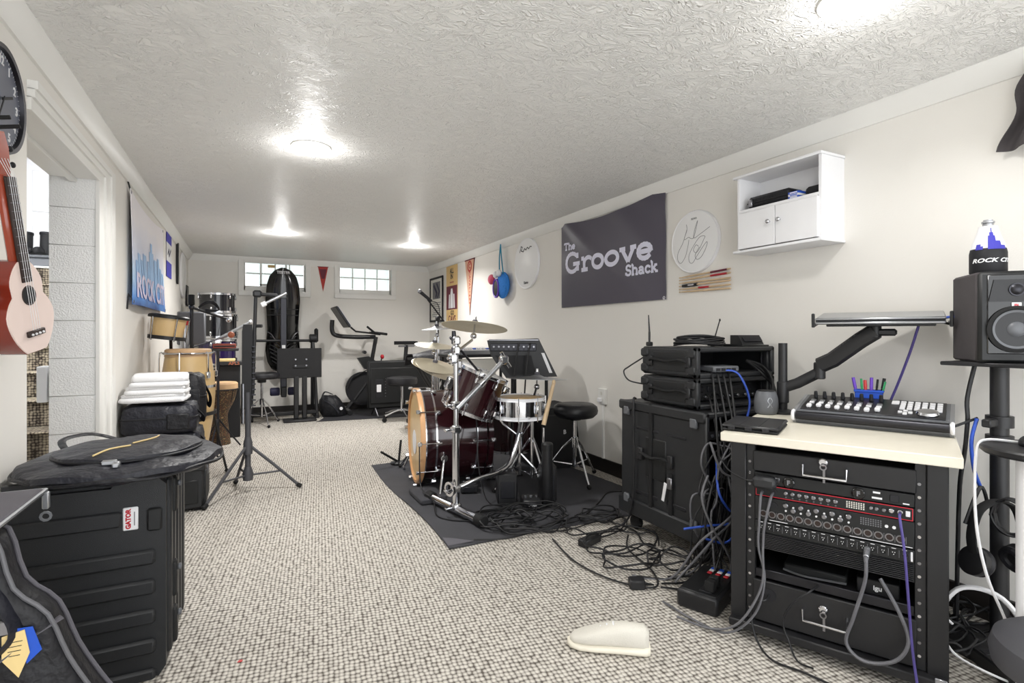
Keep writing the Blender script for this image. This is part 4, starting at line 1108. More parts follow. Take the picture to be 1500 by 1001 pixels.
# mic stand by the posters
def mic_stand():
    t = thing('microphone_stand', 'black boom microphone stand in front of the framed print', 'stand', (1.93, 5.72, 0))
    G().lathe([(0, 0), (.13, 0), (.13, .012), (.03, .03), (0, .03)], 28).to('base', 'black', t)
    G().cyl((0, 0, .02), (0, 0, 1.29), .012, n=12).to('pole', 'black', t)
    G().box((0, 0, 1.30), (.05, .05, .06), .012).to('boom_joint', 'black', t)
    b = G().cyl((.10, -.06, 1.21), (-.10, .06, 1.52), .009, n=10).to('boom', 'black', t)
    m_ = G().cyl((-.06, .04, 1.50), (-.17, .09, 1.60), .016, .02, n=14).to('microphone', 'darksteel', t)
    G().sph((-.18, .095, 1.61), .026, 14, 10).to('grille', 'steel', m_)
    G().tube(smooth_pts([(-.06, .04, 1.5), (-.0, .03, 1.48), (.03, .02, 1.38), (0, 0, 1.3)]), .004, 6).to('mic_cable', 'ink', t)
mic_stand()
# ================================================================ DRUM KIT
t = thing('drum_rug', 'charcoal felt rug spread under the drum kit', 'rug', (0, 0, 0))
def rg(u, v):
    return (.95+1.52*u+.015*sin(7*v), 2.63+1.98*v+.012*sin(6*u), .004+.002*sin(9*u)*sin(7*v)+(.006*max(0, 1-u*12) if v < .5 else 0))
G().sheet(rg, 24, 24, .005).to('felt', 'rugmat', t, 60)
G().bx(1.02, 1.2, 3.36, 3.66, .009, .05, .01).to('folded_flap', 'rugmat', t)
G().prism([(.955, 2.66), (1.10, 2.66), (1.02, 2.74), (.965, 2.78)], .003, None, .0105).to('corner_patch', 'fabric_grey', t)

def bass_drum():
    p0 = Vector((1.156, 3.894, .372)); a = Vector((cos(R(8)), -sin(R(8)), 0)); L = .46
    t = thing('bass_drum', 'large wine-black bass drum with a natural wood front hoop', 'drum', (1.38, 3.88, 0))
    o = Vector((1.38, 3.88, 0))
    A, _ = axis_m(p0-o, p0-o+a*L); r = .335
    G().lathe([(0, .01), (r, .01), (r, L-.01), (0, L-.01)], 64, A).to('shell', 'wine', t)
    G().lathe([(r-.006, -.03), (r+.012, -.03), (r+.018, -.022), (r+.018, .005), (r+.004, .005), (r-.006, -.01), (r-.006, -.03)], 64, A).to('front_hoop', 'hoopwood', t)
    G().lathe([(r+.004, .004), (r+.02, .004), (r+.02, .012), (r+.004, .012), (r+.004, .004)], 64, A).to('hoop_inlay', 'chrome', t)
    G().lathe([(0, -.02), (r-.006, -.016), (r-.006, -.012), (0, -.012)], 64, A).to('front_head', 'maple', t)
    G().lathe([(0, 0), (.09, 0), (.09, .002), (0, .002)], 32, A @ T(.06, .02, -.0225)).to('head_emblem', 'label_white', t)
    for z in (.085, L-.085): G().lathe([(r, z-.006), (r+.004, z-.006), (r+.004, z+.006), (r, z+.006)], 64, A).to('chrome_band', 'chrome', t)
    G().lathe([(r-.006, L-.005), (r+.004, L-.005), (r+.018, L+.0), (r+.018, L+.035), (r-.006, L+.035), (r-.006, L-.005)], 64, A).to('rear_hoop', 'wine', t)
    G().lathe([(0, L+.01), (r-.006, L+.01), (r-.006, L+.014), (0, L+.016)], 64, A).to('batter_head', 'drumhead', t)
    for k in range(10):
        M = A @ rotm(0, 0, 36*k+10)
        for z, e in ((.1, -.04), (L-.1, L+.03)):
            l = G(M).box((r+.012, 0, z), (.024, .022, .04), .006).to('lug', 'chrome', t)
            G(M).cyl((r+.024, 0, z), (r+.024, 0, e), .004, n=6).box((r+.026, 0, e), (.016, .03, .03), .004).to('claw_rod', 'chrome', l)
    for s_, yy in ((-1, -.285), (1, .285)):
        q = G().cyl((-.14, yy*.95, .26), (-.14, yy*1.25, .26), .026, n=14, b=.004).to('spur_bracket', 'chrome', t)
        G().cyl((-.14, yy*1.2, .265), (-.21, yy*1.6, .03), .009, n=10).cyl((-.21, yy*1.6, .03), (-.213, yy*1.61, .012), .013, n=10).to('spur', 'chrome', q)
    return t
bass_drum()
def axis_rot(p0, p1):
    d = Vector(p1)-Vector(p0); q = Vector((0, 0, 1)).rotation_difference(d.normalized()); e = q.to_euler()
    return tuple(math.degrees(v) for v in e)
tm = lug_drum('rack_tom', 'wine-black rack tom with chrome hoops tilted over the bass drum', (1.372, 3.437, .60), .175, .29, 'wine', rot=axis_rot((0, 0, 0), (.27, -.13, .72)), lugs=8)
G().box((-.2, 0, .14), (.05, .06, .09), .01).to('tom_mount', 'chrome', tm)
lug_drum('floor_tom', 'wine-black floor tom behind the snare drum', (1.98, 3.98, .17), .19, .38, 'wine', lugs=6)
sn = lug_drum('snare_drum', 'chrome snare drum with a tan head and white hoop on its stand', (1.715, 3.30, .55), .165, .14, 'chrome', 'white_gloss', 8, head='maple')
for k in range(3):
    a = 2*pi*k/3+.4
    G().tube([(0, 0, -.14), (.12*cos(a), .12*sin(a), -.05), (.15*cos(a), .15*sin(a), .0), (.18*cos(a), .18*sin(a), .02)], .008, 8).to('basket_arm', 'chrome', sn)
    G().tube([(0, 0, -.25), (.1*cos(a+1), .1*sin(a+1), -.35), (.18*cos(a+1), .18*sin(a+1), -.53)], .008, 8).to('stand_leg', 'chrome', sn)
G().cyl((0, 0, -.4), (0, 0, -.12), .012, n=10).to('stand_post', 'chrome', sn)
# tom sitting right of the rack tom, half hidden
lug_drum('small_tom', 'small chrome-hooped tom between the rack tom and the snare', (1.60, 3.66, .56), .13, .2, 'wine', lugs=6, rot=(8, 14, 0))

def cymbal_prof(r, bell=.045, h=.03):
    return [(0.006, h), (bell*.5, h*.97), (bell*.9, h*.72), (bell*1.15, h*.55), (r*.5, h*.36), (r*.8, h*.15), (r, 0), (r, -.0015), (r*.8, h*.15-.002), (r*.5, h*.36-.002), (bell*1.15, h*.55-.002), (bell*.5, h*.9), (.006, h-.003)]
def cymbal(name, label, c, n, r, foot, m='cymbal', legs=True, boom=None, tripod=.28, group='cymbals on stands'):
    t = thing(name, label, 'cymbal', (foot[0], foot[1], 0), 0, group)
    o = Vector((foot[0], foot[1], 0)); c = Vector(c)-o; n = Vector(n).normalized()
    A, _ = axis_m(c, c+n)
    G().lathe(cymbal_prof(r), 48, A).to('plate', m, t)
    f = G().lathe([(0, .03), (.02, .03), (.02, .045), (.014, .05), (0, .05)], 14, A).to('felt', 'fabric_grey', t)
    G().lathe([(0, .05), (.012, .05), (.008, .075), (0, .075)], 10, A).to('wing_nut', 'chrome', t)
    low = c-n*.06
    G().cyl(tuple(c+n*.02), tuple(low), .006, n=8).sph(tuple(low), (.022, .022, .022), 10, 8).to('tilter', 'chrome', t)
    if legs:
        j = Vector((0, 0, max(.3, low.z-(.1 if boom else .0))))
        G().cyl((0, 0, .12), tuple(j), .0125, n=12).to('pole', 'chrome', t)
        if boom: G().cyl(tuple(j-(low-j).normalized()*.12), tuple(low), .009, n=10).to('boom', 'chrome', t); G().box(tuple(j), (.035, .035, .04), .008).to('boom_joint', 'chrome', t)
        for k in range(3):
            a = 2*pi*k/3+.5; x, y = cos(a), sin(a)
            l = G().tube([(.01*x, .01*y, .40), (tripod*.5*x, tripod*.5*y, .22), (tripod*x, tripod*y, .015)], .008, 8).tube([(.01*x, .01*y, .14), (tripod*.55*x, tripod*.55*y, .2)], .006, 6).to('leg', 'chrome', t)
            G().sph((tripod*x, tripod*y, .02), .016, 8, 6).to('rubber_foot', 'rubber', l)
    return t
fw = Vector((sin(R(26.6)), cos(R(26.6)), 0)); rt = Vector((cos(R(26.6)), -sin(R(26.6)), 0)); up = Vector((0, 0, 1))
# chrome drum rack: post on a T foot, curved bar, booms
def drum_rack():
    t = thing('drum_rack', 'chrome drum rack post on a T-shaped floor foot holding the big crash cymbal', 'drum rack', (1.163, 3.10, .012))
    ft = G().cyl((-.062, .30, .035), (.055, -.25, .035), .027, n=16).to('foot_bar', 'chrome', t)
    for p, q in (((-.07, .34, .035), (-.055, .27, .035)), ((.064, -.29, .035), (.05, -.22, .035))): G().cyl(p, q, .036, n=16, b=.006).to('rubber_end', 'rubber', ft)
    G().cyl((0, 0, .03), (0, 0, .52), .022, n=16).to('lower_post', 'chrome', t)
    G().cyl((0, 0, .45), (-.0, 0, 1.08), .016, n=16).to('upper_post', 'chrome', t)
    for z in (.05, .16, .53, .68):
        c_ = G().box((0, 0, z), (.06, .06, .05), .012).to('clamp', 'chrome', t)
        G().cyl((-.03, -.01, z), (-.07, -.02, z), .006, n=8).box((-.075, -.02, z), (.01, .045, .018), .004).to('wing_bolt', 'chrome', c_)
    G().ring((-.04, -.02, .17), (-.055, -.025, .17), .045, .03, 20).to('memory_ring', 'chrome', t)
    G().tube(smooth_pts([(0, 0, .16), (.14, -.0, .2), (.30, .04, .215), (.42, .1, .25), (.50, .15, .36), (.56, .2, .50)]), .017, 12).to('curved_bar', 'chrome', t)
    G().cyl((.0, -.03, .66), (.33, .04, .93), .0155, n=14).to('boom_tube', 'silver', t)
    G().cyl((.16, .0, .795), (.19, .006, .82), .023, n=14).to('boom_collar', 'chrome', t)
    G().box((.35, .045, .95), (.06, .05, .06), .012).cyl((.33, .04, 1.0), (.40, .05, .9), .012, n=8).to('boom_clamp', 'chrome', t)
    G().cyl((-.06, -.02, .97), (.19, .2, 1.08), .009, n=10).to('cymbal_arm', 'chrome', t)
    G().cyl((-.02, .05, 1.10), (.25, .22, .86), .008, n=10).to('cross_rod', 'darksteel', t)
    for (x, y, z, s_) in ((0, 0, 1.08, .05), (-.02, 0, .97, .055), (.02, .02, .93, .05), (.25, .22, .86, .04), (.0, .0, 1.02, .05)): G().box((x, y, z), (s_, s_, s_*1.2), .012).to('ratchet_joint', 'chrome', t)
    G().cyl((-.01, 0, 1.06), (-.015, 0, 1.14), .018, .012, n=12).to('ratchet_cap', 'darksteel', t)
drum_rack()
cymbal('crash_cymbal', 'large bronze crash cymbal at the top of the drum rack', (1.384, 3.333, 1.178), up-.0*rt+.17*fw+.09*rt, .225, (1.36, 3.31), legs=False)
cymbal('hi_hat', 'pair of open hi-hat cymbals at the left of the drum kit', (1.38, 4.18, .872), up+.26*rt-.2*fw, .19, (1.40, 4.28), m='brass')
hh = [o for o in col.objects if o.name.startswith('hi_hat')][0]
A, _ = axis_m(Vector((-.02, -.1, .84)), Vector((-.02, -.1, .84))+up+.5*rt-.15*fw)
G(A).lathe([(r, -z) for r, z in cymbal_prof(.19)], 48).to('bottom_plate', 'brass', hh)
cymbal('splash_cymbal', 'thin cymbal low behind the crash on its own stand', (1.46, 4.42, 1.03), up+.12*rt-.12*fw, .17, (1.48, 4.44))
cymbal('splash_cymbal', 'pale cymbal furthest from the camera behind the kit', (1.66, 4.95, 1.18), up-.05*rt-.06*fw, .15, (1.68, 4.97), m='silver')
cymbal('ride_cymbal', 'flat ride cymbal under the tilted mixer at the right of the kit', (1.93, 3.44, .80), up+.03*rt+.05*fw, .23, (1.80, 3.28), boom=True, m='silver', tripod=.27)

def mixer():
    t = thing('powered_mixer', 'black tilted mixer amp with a row of knobs on a stand above the snare', 'mixer', (1.93, 3.80, .76), -26.6)
    poly = [(-.225, .32), (.19, .335), (.34, .03), (-.07, .015), (-.2, .21)]
    G().prism(poly, .26, FB(0, .26, 0)).to('cabinet', 'black', t)
    p = G().bx(-.2, .17, -.008, .004, .235, .295, .004).to('control_panel', 'darksteel', t)
    for k in range(9): G().cyl((-.17+k*.04, -.008, .27), (-.17+k*.04, -.022, .27), .009, n=12, b=.002).to('knob', 'steel', p)
    for k in range(9): G().cyl((-.17+k*.04, -.008, .247), (-.17+k*.04, -.014, .247), .006, n=10).to('jack', 'ink', p)
    G().bx(-.21, .19, -.004, .006, .318, .33, .003).to('top_rail', 'steel', t)
    G().prism([(-.04, .04), (.17, .05), (.13, .2), (-.16, .2)], .006, FB(0, 0, 0)).to('speaker_grille', 'black_matte', t)
    G().prism([(.21, .22), (.235, .22), (.30, .06), (.275, .06)], .008, FB(0, .0, 0)).to('side_label', 'label_white', t)
    for k, x in enumerate((.03, .12)):
        G().tube(smooth_pts([(x, -.012, .26), (x, -.05, .29), (x-.03, -.07, .1), (x-.05, -.06, -.2), (x-.06, -.05, -.5), (x-.08, -.06, -.72)]), .006, 6).to('mixer_cable', 'cable', t)
    for x in (-.02, .26):
        G().cyl((x, .13, -.755), (x, .13, .02), .014, n=10).to('stand_leg', 'black', t); G().bx(x-.02, x+.02, -.1, .3, -.757, -.735, .004).to('stand_foot', 'rubber', t)
mixer()
def side_table():
    t = thing('keyboard_table', 'black table with a pale front panel behind the drum kit', 'table', (2.02, 4.72, 0))
    G().bx(-.36, .34, -.18, .2, .915, .94, .006).to('top', 'black', t)
    G().bx(-.30, .1, -.15, -.13, .66, .9, .004).to('front_panel', 'offwhite', t)
    for x in (-.32, .3):
        for y in (-.15, .17): G().cyl((x, y, 0), (x, y, .92), .015, n=10).to('leg', 'black', t)
side_table()
t = thing('sound_module', 'small white and blue sound module on the black table', 'sound module', (1.93, 4.70, .941))
G().prism([(-.12, 0), (.12, 0), (.12, .06), (-.12, .035)], .34, Matrix(((0, 0, 1, -.17), (1, 0, 0, 0), (0, 1, 0, 0), (0, 0, 0, 1)))).to('body', 'silver', t)
for k in range(7): G().box((-.14+.045*k, -.06, .052), (.03, .03, .012), .002, None, (6, 0, 0)).to('pad', 'blue' if k % 3 == 0 else 'label_white', t)
def covered_keyboard():
    t = thing('covered_keyboard', 'keyboard under a black cloth cover near the bike saddle', 'keyboard', (2.02, 6.1, 0))
    def fn(u, v):
        return (-.32+.64*u+.01*sin(9*v), -.2+.4*v, .88+.08*u+.012*sin(8*u+5*v)-.25*max(0, abs(v-.5)-.38)*4)
    G().sheet(fn, 14, 12, .012).to('cloth_cover', 'fabric_dark', t, 60)
    G().bx(-.3, .3, -.14, .14, .82, .86, .006).to('keyboard_body', 'black', t)
    for s_ in (-1, 1):
        G().cyl((-.25*s_, -.08, 0.012), (.25*s_, -.08, .82), .014, n=10).to('stand_bar', 'black', t); G().cyl((-.25*s_, .08, 0.012), (.25*s_, .08, .82), .014, n=10).to('stand_bar', 'black', t)
covered_keyboard()
th = throne('drum_throne', 'black drum throne with a saddle seat beside the right wall', (2.25, 3.42, .012), 0, .175, .585, True, .26)
G().box((-.05, -.1, .585), (.07, .012, .001), 0, None, (0, 0, -30)).to('seat_label', 'ink_grey', th)
t = thing('floor_monitor', 'black floor monitor cabinet behind the drum throne', 'speaker', (2.36, 3.95, .012))
G().prism([(-.2, 0), (.2, 0), (.13, .52), (-.2, .5)], .34, FB(0, .17, 0)).to('cabinet', 'black_matte', t)
G().bx(-.17, .12, -.182, -.17, .05, .45, .006).to('grille', 'black', t); text(G(), 'B', .05, FB(.02, -.183, .3), bold=.001).to('badge', 'label_white', t)
t = thing('kick_pedal', 'grey kick pedal behind the bass drum', 'pedal', (1.72, 3.76, .012))
G().box((.1, 0, .05), (.26, .075, .012), .004, None, (0, -14, 0)).to('footboard', 'silver', t); G().bx(-.06, .24, -.05, .05, 0, .012, .004).to('base_plate', 'darksteel', t)
for s_ in (-1, 1): G().cyl((-.03, .05*s_, 0.01), (-.03, .05*s_, .2), .008, n=8).to('upright', 'chrome', t)
G().cyl((-.03, -.05, .2), (-.03, .05, .2), .007, n=8).cyl((-.03, 0, .2), (-.055, 0, .3), .005, n=8).to('beater_shaft', 'chrome', t)
# stomp boxes and cases on the rug
for k, (x, y, w, d, h, lab) in enumerate(((1.66, 3.04, .12, .15, .055, 'front black stomp box with a white name on the rug'), (1.56, 3.2, .13, .16, .2, 'square black equipment box behind the front stomp box'), (1.83, 3.12, .1, .16, .24, 'narrow black module beside the tall canister'), (1.42, 3.52, .12, .12, .06, 'small black pedal near the bass drum'))):
    t = thing('effects_box', lab, 'effects box', (x, y, .0125), -20, 'black boxes on the drum rug')
    G().bx(-w/2, w/2, -d/2, d/2, 0, h, .008).to('body', 'black', t)
    for q in range(3): G().cyl((-w*.3+q*w*.3, 0, h-.001), (-w*.3+q*w*.3, 0, h+.012), .01, n=12, b=.002).to('knob', 'steel', t)
    G().bx(-w*.35, w*.35, -d/2-.003, -d/2+.002, h*.2, h*.75, .002).to('front_plate', 'darksteel', t)
    if k == 0: text(G(), 'BOSS', .022, FB(0, -d/2-.004, h*.48), bold=.001).to('lettering', 'label_white', t)
t = thing('black_canister', 'tall black cylindrical canister standing between the drum stand legs', 'canister', (1.76, 3.0, .0125))
G().lathe([(0, 0), (.034, 0), (.036, .01), (.036, .36), (0, .36)], 24).to('body', 'black', t); G().lathe([(0, .36), (.038, .36), (.038, .4), (.03, .41), (0, .41)], 24).to('cap', 'plastic_dark', t)
t = thing('wooden_stick', 'pale wooden stick leaning beside the drum throne', 'stick', (1.86, 3.10, .57))
G().cyl((-.07, .0, -.05), (.02, .02, .22), .016, .012, n=10).to('shaft', 'stickwood', t); G().sph((.023, .021, .23), (.013, .013, .02), 10, 8).to('tip', 'stickwood', t)
G().cyl((-.07, 0, -.07), (-.072, 0, -.555), .007, n=8).to('support_rod', 'chrome', t)
t = thing('floor_clip_stand', 'short black floor stand left of the bass drum', 'stand', (1.18, 4.55, .012))
G().lathe([(0, 0), (.07, 0), (.07, .01), (.02, .02), (0, .02)], 20).to('base', 'black', t); G().cyl((0, 0, .01), (-.16, -.03, .12), .01, n=8).to('arm', 'black', t)
G().cyl((0, 0, .01), (.02, 0, .2), .01, n=8).to('post', 'black', t)
# cables tangled on the rug and the carpet
def coil(cx, cy, r, turns, seed, label, group, z=.016, rad=.0045, ell=.7, tail=None, m='cable'):
    random.seed(seed); pts = []
    ph = random.random()*6
    for k in range(turns*10+1):
        a = ph+2*pi*k/10; rr = r*(1+.22*(random.random()-.5)); 
        pts.append((cx+rr*cos(a)+.03*(random.random()-.5), cy+ell*rr*sin(a)+.03*(random.random()-.5), z+.012*(k % 4)+.008*random.random()))
    if tail: pts += tail
    return cable('cable', pts, rad, m, label, 'cable', group, 4)
LAB = 'black cable coiled in the tangle at the front of the drum rug'
for k, (x, y, r, n) in enumerate(((1.42, 2.92, .2, 3), (1.52, 2.80, .24, 2), (1.36, 2.80, .16, 3), (1.60, 2.86, .17, 2), (1.48, 2.72, .2, 2))): coil(x, y, r, n, 40+k, LAB, 'cables tangled on the drum rug')
LAB2 = 'black cable coiled on the carpet between the drum rug and the rack case'
for k, (x, y, r, n) in enumerate(((1.93, 2.66, .14, 3), (1.80, 2.52, .2, 2), (1.78, 2.26, .22, 2), (1.70, 2.08, .16, 2), (1.86, 1.98, .12, 2))): coil(x, y, r, n, 60+k, LAB2, 'cables tangled on the carpet', z=.012)
LAB3 = 'long black cable trailing from the drum rug to the rack case'
for k, p in enumerate(([(1.1, 2.66, .02), (1.3, 2.60, .016), (1.6, 2.66, .02), (1.85, 2.72, .016), (2.05, 2.62, .02)], [(1.35, 2.72, .03), (1.6, 2.58, .01), (1.9, 2.6, .012), (1.98, 2.4, .012), (1.9, 2.2, .012), (1.96, 1.95, .02)],
                       [(1.5, 2.5, .01), (1.45, 2.2, .01), (1.5, 1.95, .01), (1.62, 1.82, .01), (1.72, 1.95, .01), (1.78, 2.2, .012), (1.9, 2.35, .012)], [(1.9, 2.75, .012), (2.1, 2.9, .012), (2.3, 3.05, .012), (2.45, 2.95, .012), (2.5, 2.7, .012)])):
    cable('cable', p, .0045, 'cable', LAB3, 'cable', 'cables trailing over the carpet')
cable('cable', [(1.43, 3.45, .70), (1.40, 3.33, .5), (1.38, 3.25, .25), (1.40, 3.16, .05), (1.48, 3.08, .02), (1.5, 2.98, .02)], .0045, 'cable', 'black cable dropping from the rack tom to the rug')
cable('cable', [(1.08, 3.60, .35), (1.06, 3.5, .1), (1.08, 3.3, .06), (1.05, 3.1, .015), (1.2, 2.95, .015), (1.42, 3.0, .02)], .0045, 'cable', 'black cable running over the folded rug flap')
for (x, y, rz, lab) in ((1.655, 2.37, 20, 'black power adapter lying on the carpet by the drum rug'), (1.56, 1.87, -30, 'dark plug adapter on the carpet nearest the camera')):
    t = thing('power_adapter', lab, 'adapter', (x, y, 0), rz)
    w = .07 if rz > 0 else .035
    G().bx(-w, w, -.03, .03, 0, .04, .006).to('body', 'black', t); G().cyl((w, 0, .018), (w+.04, 0, .014), .008, .004, n=8).to('strain_relief', 'rubber', t)
t = thing('sneaker', 'pale canvas sneaker on the carpet at the bottom of the picture', 'shoe', (1.165, 1.55, 0), 142)
def shoe_loft(prof, n=20):
    vs = []; fs = []
    for (x, w, z0, z1) in prof:
        for k in range(n):
            a = 2*pi*k/n; c_, s_ = cos(a), sin(a)
            vs.append((x, w*abs(c_)**.7*(1 if c_ > 0 else -1), (z0+z1)/2+(z1-z0)/2*abs(s_)**.75*(1 if s_ > 0 else -1)))
    m_ = len(prof)
    for j in range(m_-1):
        for k in range(n): fs.append((j*n+k, (j+1)*n+k, (j+1)*n+(k+1) % n, j*n+(k+1) % n))
    fs.append(tuple(range(n))); fs.append(tuple((m_-1)*n+k for k in range(n-1, -1, -1)))
    return G().add(vs, [f[::-1] for f in fs])
shoe_loft([(-.145, .024, .0, .032), (-.13, .036, 0, .034), (-.05, .038, 0, .03), (.04, .046, 0, .028), (.1, .046, 0, .028), (.135, .032, .002, .028), (.148, .012, .006, .026)]).to('sole', 'sole', t, 60)
shoe_loft([(-.14, .02, .02, .085), (-.12, .034, .02, .1), (-.06, .036, .02, .1), (-.01, .039, .02, .096), (.04, .043, .02, .078), (.09, .042, .02, .06), (.125, .03, .02, .047), (.138, .012, .022, .036)]).to('upper', 'shoe', t, 60)
for k in range(4): G().tube([(-.02+.022*k, -.028, .085-.008*k), (-.015+.022*k, 0, .1-.0095*k), (-.02+.022*k, .028, .085-.008*k)], .003, 6).to('lace', 'label_white', t)

t = thing('paper_scrap', 'tiny red scrap lying on the carpet near the ribbed case', 'scrap', (-.02, 2.06, .002))
G().prism([(-.008, -.004), (.006, -.006), (.009, .003), (-.002, .007)], .002).to('scrap', 'marker_red', t)
# ================================================================ RIGHT WALL
def groove_banner():
    t = thing('wall_banner', 'dark grey banner reading The Groove Shack on the right wall', 'banner', (0, 0, 0))
    ya, yb, z0, z1 = 4.20, 2.83, 1.375, 2.15
    def fn(u, v):
        sag = .055*math.sin(pi*u)*v**3
        fold = .012*math.exp(-((u-.5*(1-v)-.62)/.10)**2)*v + .010*math.exp(-((u+.9*v-1.75)/.12)**2) + .014*math.exp(-((u*1.2-(1-v)*.9-.1)/.09)**2)*v
        return (X1-.010-.02*math.sin(pi*u)*(.3+.7*v)-fold, ya+(yb-ya)*u, z0+(z1-z0)*v-sag)
    b = G().sheet(fn, 48, 28, .003).to('cloth', 'groove_banner', t, 60)
    def put(s, size, w, u0, v0, sx):
        tmp = G(); slab_text(tmp, s, size, w, Matrix.Identity(4), sx)
        vs = []
        for (x, y, z) in tmp.v:
            u = u0+x/1.37; v = v0+y/.775; p = fn(min(1, max(0, u)), v); vs.append((p[0]-.004-z, p[1], p[2]))
        G().add(vs, [f for f in tmp.f]).to('lettering', 'banner_letter', b)
    put('The', .066, .015, .04, .675, 1.25)
    put('Groove', .185, .037, .055, .395, 1.45)
    put('Shack', .084, .018, .69, .262, 1.19)
    for (u, v) in ((.012, .985), (.988, .985), (.988, .015), (.012, .015)):
        p = fn(u, v); G().ring((p[0]-.004, p[1], p[2]), (p[0]+.002, p[1], p[2]), .012, .006, 14).to('grommet', 'chrome', t)
mat('banner_letter', (232, 232, 250), .5)
groove_banner()
t = drum_head('wall_drum_head', 'white drum head signed with a looping autograph beside the wall cabinet', (X1-.002, 2.562, 1.735), FR(0, 0, 0), .205)
cv = lambda P: [((x-325)/285*.205, (430-y)/335*.2) for x, y in P]
for P in ([(235, 225), (240, 290), (205, 385), (260, 370), (285, 385), (325, 380), (370, 210), (335, 300), (325, 390), (400, 360), (510, 305)], [(240, 280), (190, 420), (130, 520), (125, 600), (165, 645), (220, 580), (250, 480), (265, 400)],
          [(380, 490), (350, 470), (320, 520), (350, 555), (390, 520), (440, 430), (455, 395), (400, 390), (340, 450), (270, 560), (270, 640), (310, 660), (370, 580), (470, 460), (475, 500), (420, 600), (365, 630), (340, 580), (390, 500)]):
    q = [(v.x, v.y) for v in smooth_pts([(a, b_, 0) for a, b_ in cv(P)], 4)]
    g = G(); ribbon(g, q, .0028, FR(-.0186, 0, 0), .0006); g.to('autograph', 'ink_grey', t)
text(G(), 'REMO', .018, FR(-.0186, 0, .15)).to('maker_mark', 'ink_grey', t)
# drumsticks pinned under it
for k, (z, dz, rz, lab) in enumerate(((1.52, .02, 1.2, 'topmost drumstick with a red grip on the wall'), (1.499, .02, .8, 'drumstick second from the top on the wall'), (1.474, .018, 0, 'drumstick just above the black stick grip on the wall'), (1.456, .018, .3, 'drumstick level with the black stick grip on the wall'), (1.433, .016, 0, 'drumstick second from the bottom on the wall'), (1.413, .015, -.3, 'bottom drumstick of the wall row'))):
    t = thing('drumstick', lab, 'drumstick', (X1-.012, 2.49, z), 0, 'drumsticks mounted on the right wall')
    M = FR(0, 0, 0) @ rotm(0, 0, rz*2)
    G(M).lathe([(0, -.215), (.004, -.214), (.0056, -.2), (.0058, .08), (.0045, .17), (.0026, .2), (0, .2)], 12, rotm(0, -90, 0)).to('shaft', 'stickwood', t)
    G(M).sph((-.206, 0, 0), (.009, .0045, .0045), 8, 6).to('tip', 'stickwood', t)
    if k in (0, 1, 4): G(M).lathe([(.0063, -.19 if k < 2 else -.05), (.0063, -.06 if k < 2 else .04)], 12, rotm(0, -90, 0)).to('red_print', 'maroon' if k == 0 else 'red', t)
    if k == 3: G(M).lathe([(.009, .05), (.009, .18)], 12, rotm(0, -90, 0)).to('black_grip', 'ink', t); G(M).box((-.10, .0, .0096), (.05, .006, .001)).to('grip_label', 'label_white', t)

def cabinet():
    t = thing('wall_cabinet', 'white two-door wall cabinet with an open top shelf', 'cabinet', (X1, 1.60, 1.595))
    d, w, h = .177, .486, .40; th = .016
    G().bx(-d, 0, 0, th, 0, h, .001).to('side_panel', 'white', t); G().bx(-d, 0, w-th, w, 0, h, .001).to('side_panel', 'white', t)
    G().bx(-d-.014, -.001, -.006, w+.02, h, h+.014, .002).to('top_panel', 'white', t); G().bx(-d-.014, -.001, -.006, w+.02, -.014, 0, .002).to('bottom_panel', 'white', t)
    G().bx(-d, -.001, th, w-th, .222-th, .222, .001).to('shelf', 'white', t)
    G().bx(-.008, -.001, th, w-th, 0, h).to('back_panel', 'white', t)
    for (a, b_, ky) in ((th-.002, w/2-.002, w/2-.03), (w/2+.002, w-th+.002, w/2+.03)):
        dr = G().bx(-d-.012, -d+.003, a, b_, .006, .203, .002).to('door', 'white', t)
        G().cyl((-d-.012, ky, .125), (-d-.024, ky, .125), .005, n=10).sph((-d-.03, ky, .125), (.009, .012, .012), 12, 8).to('knob', 'chrome', dr)
cabinet()
t = thing('zip_pouch', 'black zipped hard pouch lying on the cabinet shelf', 'pouch', (2.53, 1.91, 1.818))
G().bx(-.06, .07, -.13, .13, 0, .066, .016).to('shell', 'fabric_dark', t); G().tube([(-.062, -.12, .028), (-.062, .12, .028)], .004, 6).to('zipper', 'ink', t); G().bx(-.068, -.058, .09, .115, .01, .05, .003).to('buckle', 'steel', t)
for k in range(3):
    t = thing('small_box', ['blue slim box at the bottom beside the zipped pouch', 'white slim box in the middle beside the zipped pouch', 'blue slim box on top beside the zipped pouch'][k], 'box', (2.51, 1.755, 1.8185+.0115*k), 0, 'slim boxes on the cabinet shelf')
    G().bx(-.045, .06, -.028, .03, 0, .011, .001).to('carton', 'blue' if k != 1 else 'label_white', t); G().bx(-.0455, -.0445, -.02, .02, .003, .008).to('print', 'label_white' if k != 1 else 'blue', t)
t = thing('portable_speaker', 'black cylindrical portable speaker at the near end of the cabinet shelf', 'speaker', (2.52, 1.665, 1.818))
G().cyl((0, -.045, .026), (0, .045, .026), .026, n=20, b=.006).to('body', 'black_matte', t); G().ring((0, .044, .026), (0, .047, .026), .022, .014, 18).to('end_ring', 'darksteel', t)
# wall outlet with raceway
t = thing('wall_outlet', 'white surface-mounted wall outlet with a raceway by the drum throne', 'outlet', (X1, 3.56, .62))
G().bx(-.03, 0, -.045, .045, -.065, .065, .004).to('box', 'trim', t); G().bx(-.018, 0, -.012, .012, -.51, -.064, .003).to('raceway', 'trim', t)
for z in (.025, -.025): G().cyl((-.03, 0, z), (-.032, 0, z), .016, n=16).to('socket', 'offwhite', t)
G().bx(-.06, -.032, -.018, .018, -.045, -.01, .004).to('plug', 'white', t)
